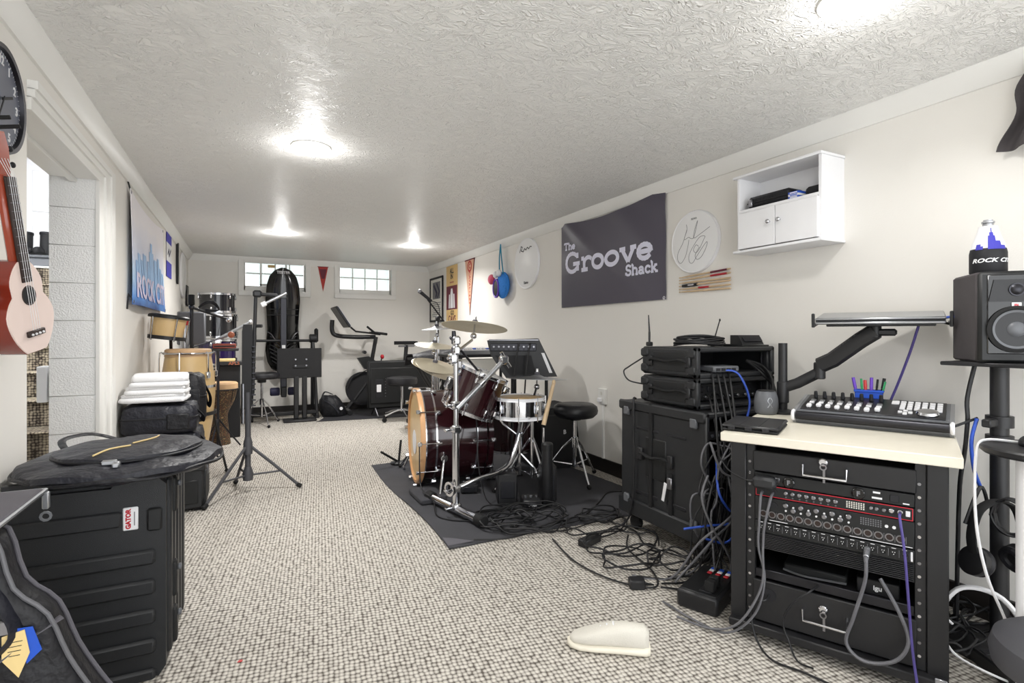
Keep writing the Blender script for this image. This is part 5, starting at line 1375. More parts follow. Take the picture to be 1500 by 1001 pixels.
# garment on a hook
t = thing('hanging_shirt', 'dark grey garment hanging on the right wall at the picture edge', 'garment', (X1, .87, 2.12))
def cl(u, v):
    w = .05+.075*v+.015*sin(8*v)
    return (-.06-.03*cos(pi*(u-.5)*2)-.022*sin(13*u+3*v)-.02*v, (.5-u)*2*w-.05*(1-v)*0-.02, -.30*v*(1-.12*abs(u-.35)))
G().sheet(cl, 24, 16, .006).to('cloth', 'shirt', t, 60)
G().tube(smooth_pts([(0, 0, .02), (-.05, 0, .02), (-.06, 0, -.01)]), .006, 8).to('hook', 'black', t)

# ================================================================ RACK CASES BY THE WALL
def shell_case(name, label, x0, x1, y0, y1, z0, z1, big=False, th=.03):
    t = thing(name, label, 'case', (x0, y0, z0)); w, d, h = x1-x0, y1-y0, z1-z0; b = .014
    G().bx(0, th, 0, d, 0, h, b).to('side_wall', 'plastic', t); G().bx(w-th, w, 0, d, 0, h, b).to('side_wall', 'plastic', t)
    G().bx(.004, w-.004, .004, d-.004, h-th*.8, h-.001, b*.6).to('top_wall', 'plastic', t); G().bx(.004, w-.004, .004, d-.004, .001, th*.8, b*.6).to('bottom_wall', 'plastic', t)
    G().bx(th*.5, w-th*.5, d-.02, d-.004, .01, h-.01).to('back_wall', 'plastic_dark', t)
    r = G(); f = .02
    for a in ((0, w, 0, f), (0, w, h-f, h), (0, f, 0, h), (w-f, w, 0, h)): r.bx(a[0]-.004, a[1]+.004, -.012, .02, max(-.003, a[2]-.003), a[3]+.003, .007)
    r.to('front_rim', 'plastic', t)
    for x in (th+.012, w-th-.012):
        rl = G().bx(x-.01, x+.01, .03, .04, th, h-th, .001).to('rack_rail', 'darksteel', t)
    # handle on the -x side
    if not big:
        G().bx(-.002, .004, .07, d-.1, .025, h-.025, .012).to('handle_recess', 'plastic_dark', t)
        hd = G().tube(smooth_pts([(-.008, .055, h*.5), (-.022, .09, h*.5+.012), (-.024, d*.45, h*.5+.002), (-.022, d-.12, h*.5+.012), (-.008, d-.085, h*.5)], 5), .011, 10, flat=.6).to('handle', 'rubber', t)
        for y in (.05, d-.08): G().bx(-.014, .002, y-.018, y+.018, h*.5-.03, h*.5+.03, .006).to('handle_bracket', 'black', hd)
        for y in (.0, .05): pass
        for zz in (.012, h-.055):
            for ya in (0, d-.06): G().bx(-.01, .01, ya, ya+.058, zz, zz+.045, .008).to('corner_bumper', 'plastic', t)
    return t
bc = shell_case('rack_case', 'big black moulded rack case on casters by the right wall', 1.965, 2.545, 1.86, 2.50, .11, .75, True, .04)
w, d, h = .58, .64, .64
G().bx(-.014, .004, -.01, d+.004, h-.05, h+.004, .01).to('lid_edge', 'plastic', bc); G().bx(-.016, .004, -.012, d+.006, -.004, .09, .01).to('base_edge', 'plastic', bc)
G().bx(-.004, .004, .12, .26, h-.15, h-.135, .003).bx(-.004, .004, .32, .5, h-.15, h-.135, .003).to('groove', 'ink', bc)
G().bx(-.004, .004, .12, .26, .13, .15, .003).bx(-.004, .004, .32, .5, .13, .15, .003).to('groove', 'ink', bc)
G().bx(-.006, .004, .26, .42, .24, .46, .02).to('handle_recess', 'plastic_dark', bc)
hd = G().tube(smooth_pts([(-.012, .235, .36), (-.034, .27, .372), (-.036, .34, .36), (-.034, .41, .372), (-.012, .445, .36)], 5), .013, 10, flat=.6).to('handle', 'rubber', bc)
for y in (.225, .455): G().bx(-.02, .002, y-.02, y+.02, .325, .395, .006).to('handle_bracket', 'black', hd)
G().bx(-.012, .002, .36, .385, .0, h+.003, .001).to('strap', 'rubber', bc); G().bx(-.011, .002, .21, .235, .0, .30, .001).to('strap', 'rubber', bc)
G().bx(-.02, -.01, .205, .24, .22, .28, .004).to('strap_buckle', 'steel', bc); G().box((-.02, .255, .20), (.004, .02, .1), .001, None, (12, 0, 0)).to('strap_tag', 'label_white', bc)
for y in (.04, .55):
    for z in (.06, .56): G().bx(-.018, .002, y-.0, y+.045, z, z+.05, .006).to('latch', 'greyplastic', bc)
for x in (.06, .52):
    for y in (.07, .57): c_ = G().cyl((x-.018, y, -.065), (x+.018, y, -.065), .042, n=18, b=.006).to('caster', 'rubber', bc); G().box((x, y, -.02), (.05, .06, .035), .006).to('caster_bracket', 'darksteel', c_)
uc1 = shell_case('rack_case', 'lower of the two shallow black rack cases stacked on the big case', 2.0, 2.565, 1.95, 2.36, .756, .906)
uc2 = shell_case('rack_case', 'upper of the two shallow black rack cases stacked on the big case', 2.0, 2.565, 1.95, 2.36, .912, 1.064)
# gear inside the cases
t = thing('rack_receiver', 'black rack receiver mounted in the lower shallow case', 'rack unit', (2.04, 2.02, .785))
G().bx(0, .485, 0, .25, 0, .088, .004).to('chassis', 'black', t)
for k in range(5): G().bx(.02+k*.09, .08+k*.09, -.006, .001, .045, .075, .002).to('module', 'darksteel', t)
for k in range(8): G().cyl((.03+k*.058, 0, .022), (.03+k*.058, -.02, .022), .009, n=10, b=.002).to('jack', 'steel', t)
t = thing('network_switch', 'dark grey network switch on the floor of the upper shallow case', 'network switch', (2.10, 1.93, .940), -8)
G().bx(-.0, .16, 0, .12, 0, .03, .006).to('body', 'greyplastic', t)
for k in range(4): G().bx(.015+k*.032, .04+k*.032, -.002, .002, .006, .02).to('port', 'ink', t)
t = thing('black_patchbay', 'black patch bay in the top of the big rack case opening', 'rack unit', (2.02, 1.93, .60))
G().bx(0, .47, 0, .2, 0, .044, .002).to('faceplate', 'black', t)
for k in range(12): G().cyl((.03+k*.037, 0, .022), (.03+k*.037, -.005, .022), .009, n=10).to('jack', 'steel', t)
# antennas and clutter on top
t = thing('antenna', 'thin black antenna rising at the far corner of the rack cases', 'antenna', (2.03, 2.325, 1.065))
G().cyl((0, 0, 0.02), (0, 0, .08), .006, n=10).to('base_tube', 'black', t); G().cyl((0, 0, .08), (-.004, .003, .175), .005, .003, n=8).to('whip', 'black', t); G().box((0, 0, .012), (.03, .03, .024), .004).to('foot', 'black', t)
t = thing('antenna', 'short black antenna standing among the cables on the upper case', 'antenna', (2.30, 2.12, 1.065))
G().cyl((0, 0, 0.01), (.03, -.02, .14), .004, .003, n=8).sph((.031, -.021, .145), (.005, .005, .008), 8, 6).to('whip', 'black', t); G().cyl((0, 0, 0), (0, 0, .02), .012, n=10).to('base', 'black', t)
t = thing('transmitter_box', 'black box with a sloped face on the upper case by the wall', 'transmitter', (2.46, 2.02, 1.077), -15)
G().prism([(-.05, 0), (.06, 0), (.06, .05), (-.01, .05)], .13, Matrix(((0, 0, 1, -.07), (1, 0, 0, 0), (0, 1, 0, 0), (0, 0, 0, 1)))).to('body', 'black', t); G().box((0, -.035, .028), (.11, .004, .03), .001, None, (-40, 0, 0)).to('sloped_face', 'darksteel', t)
t = thing('flat_tray', 'thin black tray lying on the upper case under the transmitter', 'tray', (2.44, 2.05, 1.067))
G().bx(-.11, .1, -.1, .14, 0, .008, .003).to('plate', 'plastic_dark', t); G().bx(-.11, -.1, -.1, .14, .008, .012).to('lip', 'plastic_dark', t)
random.seed(5)
for k in range(7):
    cx, cy, r = 2.18+.03*random.random(), 2.10+.03*random.random(), .10+.03*random.random()
    pts = [(cx+r*1.2*cos(a)+.01*random.random(), cy+r*.8*sin(a)+.01*random.random(), 1.074+.007*k+.012*sin(2*a+k)*.5+.004) for a in [2*pi*q/10 for q in range(11)]]
    cable('cable', pts, .005, 'cable', 'black cable bundled in the loops on top of the upper rack case', 'cable', 'cables bundled on the rack cases', 4)
# hanging cables between the cases and the desk
def hang(pts, r, m, lab, grp): return cable('cable', pts, r, m, lab, 'cable', grp, 5)
random.seed(11)
for k in range(9):
    x = 2.06+.02*k; sway = .05*random.random(); zb = .05+.06*random.random()
    hang([(x+.05, 1.99, .95 if k % 2 else .82), (x, 1.915, .90 if k % 2 else .80), (x-.05-sway, 1.80, .62), (x-.07, 1.76+sway, .40), (x-.10+.3*sway, 1.80, .2), (x-.15, 1.83-.02*k*.3, zb), (x-.25+.04*k, 1.88, .015)], .005, 'cable', 'black cable hanging from the rack case opening to the floor', 'cables hanging beside the rack desk')
for k, p in enumerate(([(2.17, 1.93, .95), (2.22, 1.88, .93), (2.25, 1.84, .80), (2.21, 1.84, .66), (2.12, 1.80, .52)], [(2.02, 1.84, .52), (1.93, 1.74, .40), (2.06, 1.76, .30), (2.13, 1.8, .52), (2.05, 1.82, .56)], [(1.80, 1.83, .235), (1.9, 1.78, .25), (2.02, 1.74, .26), (2.12, 1.76, .32)], [(1.95, 1.84, .16), (2.0, 1.75, .17), (2.1, 1.77, .28), (2.14, 1.83, .42)])):
    hang(p, .0055, 'cable_blue', ['bright blue network cable dropping from the switch in the upper case', 'blue network cable looped beside the big rack case', 'blue network cable running level above the power strip', 'blue network cable rising behind the power strip'][k], 'blue network cables')
for k, p in enumerate(([(2.0, 1.85, .60), (1.93, 1.79, .62), (1.95, 1.74, .5), (2.1, 1.74, .42), (2.02, 1.72, .2), (1.95, 1.70, .05)], [(1.9, 1.78, .48), (1.82, 1.74, .4), (1.84, 1.70, .28), (1.92, 1.69, .16), (1.98, 1.70, .05)], [(2.05, 1.80, .46), (2.0, 1.72, .3), (1.88, 1.72, .22), (1.8, 1.76, .12), (1.72, 1.80, .02)], [(2.1, 1.78, .5), (2.06, 1.72, .36), (1.9, 1.68, .3), (1.80, 1.74, .2), (1.74, 1.85, .012), (1.6, 1.95, .012)])):
    hang(p, .0055, 'cable_grey', ['grey cable making a tall loop at the mouth of the big rack case', 'grey cable arching low beside the big rack case', 'grey cable crossing in front of the blue cables', 'grey cable trailing out to the carpet from the rack case'][k], 'grey cables by the rack case')
random.seed(31)
for k in range(12):
    q = []; x, y, z = 2.02+.1*random.random(), 1.80+.03*random.random(), .62-.03*random.random()
    for j in range(7):
        q.append((x, y, z)); x = min(2.12, max(1.86, x+.22*(random.random()-.55))); y = min(1.84, max(1.71, y+.08*(random.random()-.5))); z = max(.02, z-.04-.12*random.random()*(1 if j % 3 else -.6))
    q.append((x-.05, y, .02)); q.append((x-.15-.1*random.random(), y+.1*random.random(), .012))
    hang(q, .0045, 'cable' if k % 3 else 'cable_grey', 'dark cable knotted in the bundle beside the rack desk' if k % 3 else 'slack grey cable in the bundle beside the rack desk', 'knotted cable bundle beside the rack desk')
for k in range(3):
    hang([(2.42, 2.0, .99), (2.46, 1.93, .96-.02*k), (2.42+.01*k, 1.84, .88-.02*k), (2.36, 1.82, .74), (2.32, 1.84, .6)], .008, 'cable', 'thick black cable curving out of the upper case towards the desk pole', 'thick cables at the desk pole')
cable('cable', [(2.01, 2.355, 1.0), (1.95, 2.40, .95), (1.925, 2.42, .92), (1.945, 2.40, .87), (2.01, 2.355, .85)], .004, 'cable', 'thin black wire loop on the far side of the rack cases')
cable('cable', [(1.98, 2.38, .765), (1.945, 2.36, .76), (1.94, 2.35, .6), (1.945, 2.36, .3), (1.93, 2.38, .1), (1.86, 2.45, .012)], .006, 'cable', 'black cable running down the far end of the big rack case')

def power_strip():
    t = thing('power_strip', 'black power distribution box on the floor between case and desk', 'power strip', (1.775, 1.655, 0), 24)
    G().bx(-.15, .15, -.085, .085, 0, .075, .01).to('body', 'black', t)
    p = G().bx(-.14, .14, -.075, .075, .073, .079, .003).to('top_plate', 'plastic_dark', t)
    for k in range(4): G().bx(-.12+k*.042, -.09+k*.042, -.05, .0, .078, .082, .002).to('socket', 'ink', p)
    for k in range(2): G().bx(-.12+k*.05, -.085+k*.05, -.06, -.02, .082, .125, .005).to('plug', 'rubber', t)
    for k in range(9): G().bx(.055+.025*(k % 3), .075+.025*(k % 3), -.06+.035*(k//3), -.04+.035*(k//3), .079, .085, .002).to('switch', ('red', 'label_white', 'blue')[k % 3], p)
    G().box((.02, -.0855, .04), (.05, .001, .012)).to('maker_mark', 'ink_grey', t)
power_strip()

# ================================================================ RACK DESK
DO, DR = (1.616, 1.453, 0), -64.05
def dthing(name, label, cat, u=0, v=0, z=0, rz=0, group=None):
    a = R(DR); return thing(name, label, cat, (DO[0]+u*cos(a)-v*sin(a), DO[1]+u*sin(a)+v*cos(a), z), DR+rz, group)
def desk():
    t = dthing('rack_desk', 'black studio rack desk with a pale laminate top and two drawers', 'desk')
    W = .708
    G().bx(0, W, 0, .70, .727, .76, .003).to('worktop', 'laminate', t)
    uL, uR = .03, .675
    for u in (uL, uR-.055):
        for v in (.03, .62): G().bx(u, u+.055, v, v+.04, .055, .727, .003).to('post', 'black', t)
    for s_, u in ((0, uL), (1, uR-.02)): G().bx(u, u+.02, .06, .63, .06, .727, .002).to('side_panel', 'black_matte', t)
    G().bx(uL+.05, uR-.05, .60, .61, .08, .72).to('back_panel', 'plastic_dark', t)
    G().bx(uL, uR, .0, .68, .035, .065, .004).to('base_frame', 'black', t)
    for u in (uL, uR-.04): G().prism([(0, .035), (.60, .035), (.60, .055), (.4, .2), (.36, .2), (.3, .055), (0, .055)], .03, Matrix(((0, 0, 1, u+.005), (1, 0, 0, .05), (0, 1, 0, 0), (0, 0, 0, 1)))).to('side_bracket', 'black', t)
    for u in (uL+.02, uR-.03):
        for v in (.04, .62): G().cyl((u-.012, v, .02), (u+.012, v, .02), .02, n=14, b=.004).cyl((u, v, .02), (u, v, .04), .008, n=8).to('caster', 'rubber', t)
    G().bx(uR-.035, uR-.005, -.004, .002, .04, .075, .002).to('corner_bracket', 'silver', t)
    # rack rails with screw holes
    for u in (uL+.055, uR-.085):
        rl = G().bx(u, u+.03, .038, .06, .065, .727, .002).to('rack_rail', 'black', t)
        for k in range(14): G().cyl((u+.012, .038, .11+k*.042), (u+.012, .035, .11+k*.042), .005, n=8).to('screw', 'steel' if k % 3 else 'chrome', rl)
    ua, ub = uL+.085, uR-.085
    for (z0, z1, nm) in ((.625, .70, 0), (.072, .222, 1)):
        d_ = G().bx(ua-.005, ub+.005, .03, .045, z0, z1, .003).to('drawer', 'black', t); G().bx(ua, ub, .05, .5, z0+.005, z1-.01).to('drawer_box', 'plastic_dark', d_)
        um = (ua+ub)/2-.01; zc = z0+(z1-z0)*(.42 if nm == 0 else .5)
        hw = .065
        G().tube([(um-hw, .03, zc+.02), (um-hw, .012, zc+.018), (um-hw, .008, zc-.018), (um+hw, .008, zc-.018), (um+hw, .012, zc+.018), (um+hw, .03, zc+.02)], .0045, 8).to('handle', 'chrome', d_)
        G().cyl((um-.005, .03, zc+.032), (um-.005, .018, zc+.032), .014, n=16, b=.003).to('lock', 'chrome', d_)
        k_ = G().ring((um-.003, .008, zc+.018), (um-.003, .011, zc+.018), .011, .007, 14).bx(um-.004, um+.003, .008, .011, zc-.035, zc+.01).to('key', 'steel', d_)
    cn = G().cyl((ua+.05, .03, .175), (ua+.05, .027, .175), .024, n=20).to('cable_port', 'ink', t)
    G().bx(ua, ub, .05, .4, .228, .245, .002).to('shelf', 'black', t); G().bx(ua, ub, .045, .055, .228, .26, .002).to('shelf_lip', 'darksteel', t)
desk()
U0, U1 = .115, .59
t = dthing('power_conditioner', 'black rack power conditioner with round dials under the top drawer', 'rack unit', U0, .034, .579)
G().bx(0, U1-U0, 0, .3, 0, .041, .002).to('faceplate', 'plastic_dark', t)
for u in (.115, .325):
    dd = G().cyl((u, 0, .02), (u, -.012, .02), .019, n=24, b=.003).to('dial', 'black_gloss', t); text(G(), 'F', .022, FB(u, -.0125, .02), bold=.001).to('dial_letter', 'ink_grey', dd)
G().bx(.07, .085, -.003, .001, .012, .03, .002).to('switch', 'steel', t)
G().bx(.365, .385, -.002, .001, .028, .034).bx(.362, .39, -.002, .001, .01, .016).to('print_block', 'label_white', t)
G().bx(.41, .435, -.003, .001, .008, .032, .002).to('rocker', 'ink', t); G().bx(.445, .462, -.001, .001, .006, .010).to('print_block', 'label_white', t)
t = dthing('wall_adapter_block', 'black power brick plugged into the rack power conditioner', 'adapter', U0+.002, .032, .585)
G().bx(0, .078, -.055, -.013, -.012, .03, .01).to('brick', 'plastic', t); G().bx(.02, .05, -.013, 0, .0, .02, .003).to('prong_face', 'rubber', t)
t = dthing('audio_interface', 'audio interface with a red outlined front panel in the rack', 'rack unit', U0, .034, .535)
G().bx(0, U1-U0, 0, .3, 0, .041, .002).to('faceplate', 'plastic_dark', t)
for (a, b_, c, d) in ((.004, .471, .0385, .0405), (.004, .471, .0005, .0025), (.004, .006, .001, .04), (.469, .471, .001, .04)): G().bx(a, b_, -.002, .001, c, d).to('red_outline', 'redline', t)
for u in (.03, .065): G().cyl((u, 0, .02), (u, -.003, .02), .012, n=18).to('combo_jack', 'ink', t)
for k in range(8): kn = G().cyl((.105+k*.022, 0, .024), (.105+k*.022, -.012, .024), .007, n=14, b=.002).to('gain_knob', 'steel', t)
g = G()
for k in range(8): G().cyl((.105+k*.022, 0, .009), (.105+k*.022, -.003, .009), .003, n=8).to('switch', 'greyplastic', t)
for i in range(8): 
    for j in range(4): g.bx(.29+i*.0068, .294+i*.0068, -.0015, .001, .01+j*.006, .0135+j*.006)
o_ = g.to('meter_lights', 'offwhite', t); o_['kind'] = 'stuff'
for u in (.36, .375, .395): G().cyl((u, 0, .022), (u, -.01, .022), .006, n=14, b=.002).to('monitor_knob', 'steel', t)
for u in (.415, .438): G().cyl((u, 0, .024), (u, -.011, .024), .0075, n=14, b=.002).to('headphone_knob', 'chrome', t); G().cyl((u, 0, .010), (u, -.003, .010), .005, n=10).to('headphone_jack', 'ink', t)
G().bx(.452, .464, -.002, .001, .012, .03, .001).to('power_switch', 'label_white', t)
t = dthing('microphone_preamp', 'rack preamp with a row of knobs above round female sockets', 'rack unit', U0, .034, .445)
G().bx(0, U1-U0, 0, .3, 0, .087, .002).to('faceplate', 'plastic_dark', t)
for u in (.03, .065): G().cyl((u, 0, .062), (u, -.003, .062), .012, n=18).to('combo_jack', 'ink', t)
for k in range(9):
    u = .105+k*.024; z = .07 if k % 2 == 0 else .055
    G().cyl((u, 0, z), (u, -.012, z), .0085, n=16, b=.002).to('knob', 'steel', t); G().cyl((u, 0, .125-z-.005), (u, -.004, .125-z-.005), .0035, n=8).to('button', 'label_white', t)
for k in range(15):
    u = .03+k*.0292; s_ = G().ring((u, 0, .026), (u, -.003, .026), .0125, .009, 18).to('female_socket', 'steel', t); G().cyl((u, 0, .026), (u, -.0015, .026), .009, n=14).to('socket_core', 'rosewood', s_)
    G().bx(u+.0139, u+.0153, -.001, .001, .012, .036).to('divider', 'ink_grey', t)
g = G()
for i in range(9):
    for j in range(4): g.bx(.33+i*.0068, .334+i*.0068, -.0015, .001, .052+j*.0065, .0555+j*.0065)
o_ = g.to('meter_lights', 'ink_grey', t); o_['kind'] = 'stuff'
for u in (.402, .422): G().cyl((u, 0, .06), (u, -.004, .06), .005, n=10).to('button', 'label_white', t)
G().bx(.30, .47, -.001, .001, .004, .006).bx(.05, .11, -.001, .001, .004, .006).to('bracket_line', 'label_white', t)
t = dthing('output_panel', 'rack output panel with a row of male round sockets', 'rack unit', U0, .034, .40)
G().bx(0, U1-U0, 0, .2, 0, .042, .002).to('faceplate', 'plastic_dark', t)
for k in range(16):
    u = .022+k*.0285; s_ = G().ring((u, 0, .022), (u, -.003, .022), .0115, .0085, 16).to('male_socket', 'black', t)
    for (a, b_) in ((-.003, .003), (.003, .003), (0, -.004)): G().cyl((u+a, 0, .022+b_), (u+a, -.003, .022+b_), .0014, n=6).to('pin', 'label_white', s_)
    G().bx(u+.0136, u+.0148, -.001, .001, .01, .034).to('divider', 'ink_grey', t)
    G().bx(u-.006, u+.006, -.001, .001, .0365, .0385).to('print_block', 'label_white', t)
G().bx(.4655, .4705, -.001, .001, .006, .036).to('print_block', 'label_white', t)
t = dthing('vent_panel', 'ridged black vent panel in the rack below the sockets', 'rack unit', U0, .036, .338)
G().bx(0, U1-U0, .004, .02, 0, .06, .001).to('backing', 'plastic_dark', t)
for k in range(9): G().bx(.003, U1-U0-.003, -.004, .008, .004+k*.0062, .0075+k*.0062, .001).to('slat', 'black', t)
t = dthing('shelf_receiver', 'silver-edged wireless receiver on the dark rack shelf', 'receiver', .20, .10, .246)
G().bx(0, .2, 0, .14, 0, .035, .006).to('body', 'plastic_dark', t); G().tube(smooth_pts([(-.0, -.004, .012), (.07, -.016, .008), (.2, -.004, .012)], 5), .004, 6).to('front_bar', 'silver', t)
t = dthing('shelf_box', 'small black box with white print on the rack shelf', 'box', .43, .09, .246)
G().bx(0, .12, 0, .1, 0, .05, .003).to('body', 'black', t); text(G(), 'igu', .022, FB(.06, -.001, .025), bold=.0006).to('lettering', 'label_white', t)
# things on the worktop
t = dthing('drum_pad_case', 'flat black hinged case on the left of the desk top', 'case', .085, .175, .7605, 3)
G().bx(-.098, .1, -.13, .12, 0, .012, .005).to('base', 'plastic_dark', t); G().bx(-.1, .102, -.132, .122, .013, .026, .006).to('lid', 'black', t)
for k in range(3): G().bx(-.075+k*.06, -.05+k*.06, -.136, -.128, .006, .02, .002).to('latch', 'ink', t)
for k in (-1, 1): G().bx(k*.034-.001, k*.034+.001, -.128, .118, .0255, .0265).to('lid_groove', 'ink', t)
t = dthing('smart_speaker', 'dark grey barrel-shaped smart speaker at the back of the desk', 'speaker', .035, .60, .7605, 30)
pr = [(.036, 0), (.046, .006), (.052, .035), (.05, .075), (.043, .10), (.04, .106)]
G().lathe([(0, 0)]+[(v.x, v.y) for v in smooth_pts([(a, b_, 0) for a, b_ in pr], 3)]+[(.03, .108), (0, .104)], 36).to('body', 'greyplastic', t)
G().lathe([(0, .1045), (.03, .1085), (.037, .108), (.037, .110), (0, .108)], 30).to('top_plate', 'black', t)
for s_ in (-1, 1): G().tube(smooth_pts([(s_*.01, -.052, .035), (s_*.002, -.053, .05), (s_*.01, -.0525, .065), (s_*.002, -.05, .08)], 4), .002, 6).to('emblem', 'silver', t)
def controller():
    t = dthing('mixing_controller', 'grey fader controller with eight channels and silver end caps on the desk', 'controller', .19, .405, .7605, -3)
    L = .50; YZ = Matrix(((0, 0, 1, 0), (1, 0, 0, 0), (0, 1, 0, 0), (0, 0, 0, 1)))
    prof = [(0, .012), (.012, .0), (.25, 0), (.25, .094), (.235, .098), (.02, .056), (.004, .048), (0, .04)]
    G().prism(prof, L, YZ).to('body', 'greyplastic', t)
    G().cyl((.002, .0, .034), (L-.002, .0, .034), .018, n=20).to('front_rail', 'darksteel', t)
    tp = Matrix.Translation((0, .02, .056)) @ rotm(math.degrees(math.atan2(.042, .215)), 0, 0)
    p = G(tp).bx(.012, L-.012, .004, .215, .0, .003, .001).to('top_plate', 'darksteel', t)
    for u in (-.012, L): 
        G(T(u, 0, 0)).prism([(a, b_) for a, b_ in prof], .012, YZ).to('end_cheek', 'silver', t)
        G().cyl((u-.002 if u < 0 else u+.002, .0, .034), (u+.010 if u < 0 else u+.014, .0, .034), .024, n=20, b=.004).to('end_cap', 'white', t)
    for k in range(8):
        u = .04+k*.034
        f = G(tp).bx(u-.0015, u+.0015, .02, .12, .003, .0042).to('fader_slot', 'ink', p)
        G(tp).box((u, .034+.006*((k*5) % 3), .010), (.018, .024, .014), .003).to('fader_cap', 'label_white', f)
        G(tp).bx(u-.009, u+.009, .085, .1, .003, .009, .001).to('button', 'label_white', p); G(tp).bx(u-.009, u+.009, .110, .135, .003, .008, .001).to('button', 'silver', p)
        G(tp).cyl((u, .175, .003), (u, .175, .032), .0085, .0065, n=14, b=.002).to('encoder', 'ink', p)
    G(tp).bx(.315, .34, .15, .19, .003, .008, .001).to('button', 'label_white', p)
    for i in range(6):
        for j in range(4): G(tp).bx(.345+i*.023, .362+i*.023, .085+j*.028, .103+j*.028, .003, .009, .001).to('button', 'label_white', p)
    for (a, b_) in ((.35, .05), (.366, .066), (.366, .034), (.382, .05)): G(tp).box((a, b_, .006), (.014, .014, .007), .001).to('arrow_button', 'label_white', p)
    j = G(tp).lathe([(0, .003), (.034, .003), (.036, .01), (.032, .018), (.02, .02), (0, .017)], 32, T(.435, .045, 0)).to('jog_wheel', 'chrome', p)
controller()
def pen_basket():
    t = dthing('pen_basket', 'blue plastic basket holding markers behind the controller', 'basket', .43, .672, .7605)
    w, d, h = .1, .045, .132
    for (a, b_, c, e) in ((-w/2, w/2, -d/2, -d/2+.003), (-w/2, w/2, d/2-.003, d/2), (-w/2, -w/2+.003, -d/2, d/2), (w/2-.003, w/2, -d/2, d/2)): G().bx(a, b_, c, e, 0, h).to('side', 'blue', t)
    G().bx(-w/2, w/2, -d/2, d/2, 0, .003).to('bottom', 'blue', t); G().bx(-w/2-.004, w/2+.004, -d/2-.004, -d/2+.001, h-.01, h, .002).bx(-w/2-.004, w/2+.004, d/2-.001, d/2+.004, h-.01, h, .002).to('rim', 'blue', t)
pen_basket()
for k, (u, m_, lean, lab) in enumerate(((-.04, 'marker_purple', -18, 'purple marker leaning at the left of the blue basket'), (-.022, 'marker_green', -8, 'thin green pen near the left of the blue basket'), (-.008, 'marker_red', -6, 'red marker in the middle of the blue basket'), (.008, 'marker_purple', 2, 'purple marker in the middle of the blue basket'), (.022, 'ink', 10, 'black pen in the blue basket beside the green marker'), (.034, 'marker_green', 22, 'green marker leaning at the right of the blue basket'), (.043, 'ink', 14, 'black marker at the far right of the blue basket'))):
    t = dthing('marker', lab, 'marker', .43+u*.8, .672, .7955, 0, 'markers in the blue basket')
    A = rotm(0, lean*.55, 0); r = .006 if k not in (1, 4) else .004
    G(A).cyl((0, 0, 0.002), (0, 0, .105), r, n=12, b=.001).to('barrel', m_, t); G(A).cyl((0, 0, .105), (0, 0, .15-.006*(k % 3)), r*1.12, r*1.05, n=12, b=.001).to('cap', m_, t)
def monitor_arm():
    t = dthing('monitor_arm', 'black articulated desk arm on a pole holding a laptop tray', 'monitor arm', .095, .66, .7605)
    G().lathe([(0, 0), (.05, 0), (.05, .01), (.03, .02), (0, .02)], 24).to('base', 'black', t); G().cyl((0, 0, .01), (0, 0, .33), .0195, n=20).to('pole', 'black', t)
    G().cyl((0, 0, .05), (0, 0, .15), .026, n=20, b=.004).to('pole_collar', 'black', t)
    j1 = Vector((.15, .0, .20)); j2 = Vector((.36, -.03, .385))
    G().tube([(0, 0, .12), (.06, 0, .145), tuple(j1)], .02, 10, flat=1.2).to('lower_arm', 'black', t)
    G().cyl(tuple(j1-Vector((0, 0, .03))), tuple(j1+Vector((0, 0, .045))), .024, n=16, b=.004).to('elbow', 'black', t)
    ua = G().tube([tuple(j1+Vector((.0, 0, .03))), tuple(j1.lerp(j2, .25)+Vector((0, 0, .012))), tuple(j1.lerp(j2, .75)+Vector((0, 0, .008))), tuple(j2)], .027, 8, flat=1.3).to('upper_arm', 'black', t)
    for k in range(12):
        q = j1.lerp(j2, .2+.05*k); G().box((q.x-.016, q.y, q.z+.03), (.006, .03, .008), .001, None, (0, -41, 0)).to('arm_rib', 'plastic', ua)
    G().cyl(tuple(j2-Vector((0, 0, .03))), tuple(j2+Vector((0, 0, .025))), .022, n=16, b=.004).box((j2.x+.04, j2.y, j2.z-.005), (.07, .04, .03), .008).to('head_joint', 'black', t)
    z = j2.z+.03; TL = T(j2.x, j2.y, z) @ rotm(7, 0, 0) @ T(-j2.x, -j2.y, -z)
    G(TL).bx(j2.x-.17, j2.x+.2, j2.y-.09, j2.y+.10, z, z+.01, .003).to('tray', 'black', t)
    G(TL).prism([(-.06, 0), (.07, 0), (.045, .024), (-.035, .024)], .006, FB(j2.x+.03, j2.y-.088, z+.008)).to('tray_stop', 'black', t)
    for s_ in (-.245, .215): G(TL).bx(j2.x+.03+s_-.006, j2.x+.03+s_+.006, j2.y-.12, j2.y-.105, z+.004, z+.06, .003).bx(j2.x+.03+s_-.006, j2.x+.03+s_+.006, j2.y-.12, j2.y+.02, z+.0, z+.01, .002).to('side_clip', 'black', t)
    return z
ZT = monitor_arm()
t = dthing('laptop', 'closed silver laptop lying flat on the arm tray', 'laptop', .095+.36+.03, .66-.03, .7605+ZT+.0105)
LT = T(-.03, 0, -.0) @ rotm(7, 0, 0)
G(LT).bx(-.21, .23, -.104, .15, 0, .012, .004).to('lower_body', 'silver', t); G(LT).bx(-.208, .228, -.102, .148, .0125, .017).to('seam', 'ink', t); G(LT).bx(-.21, .23, -.104, .15, .0175, .028, .004).to('lid', 'silver', t)
cable('cable', [(2.40, 1.12, 1.19), (2.44, 1.05, 1.20), (2.47, 1.0, 1.17), (2.5, .98, 1.14)], .005, 'cable_blue', 'blue cable from the laptop to the studio monitor')
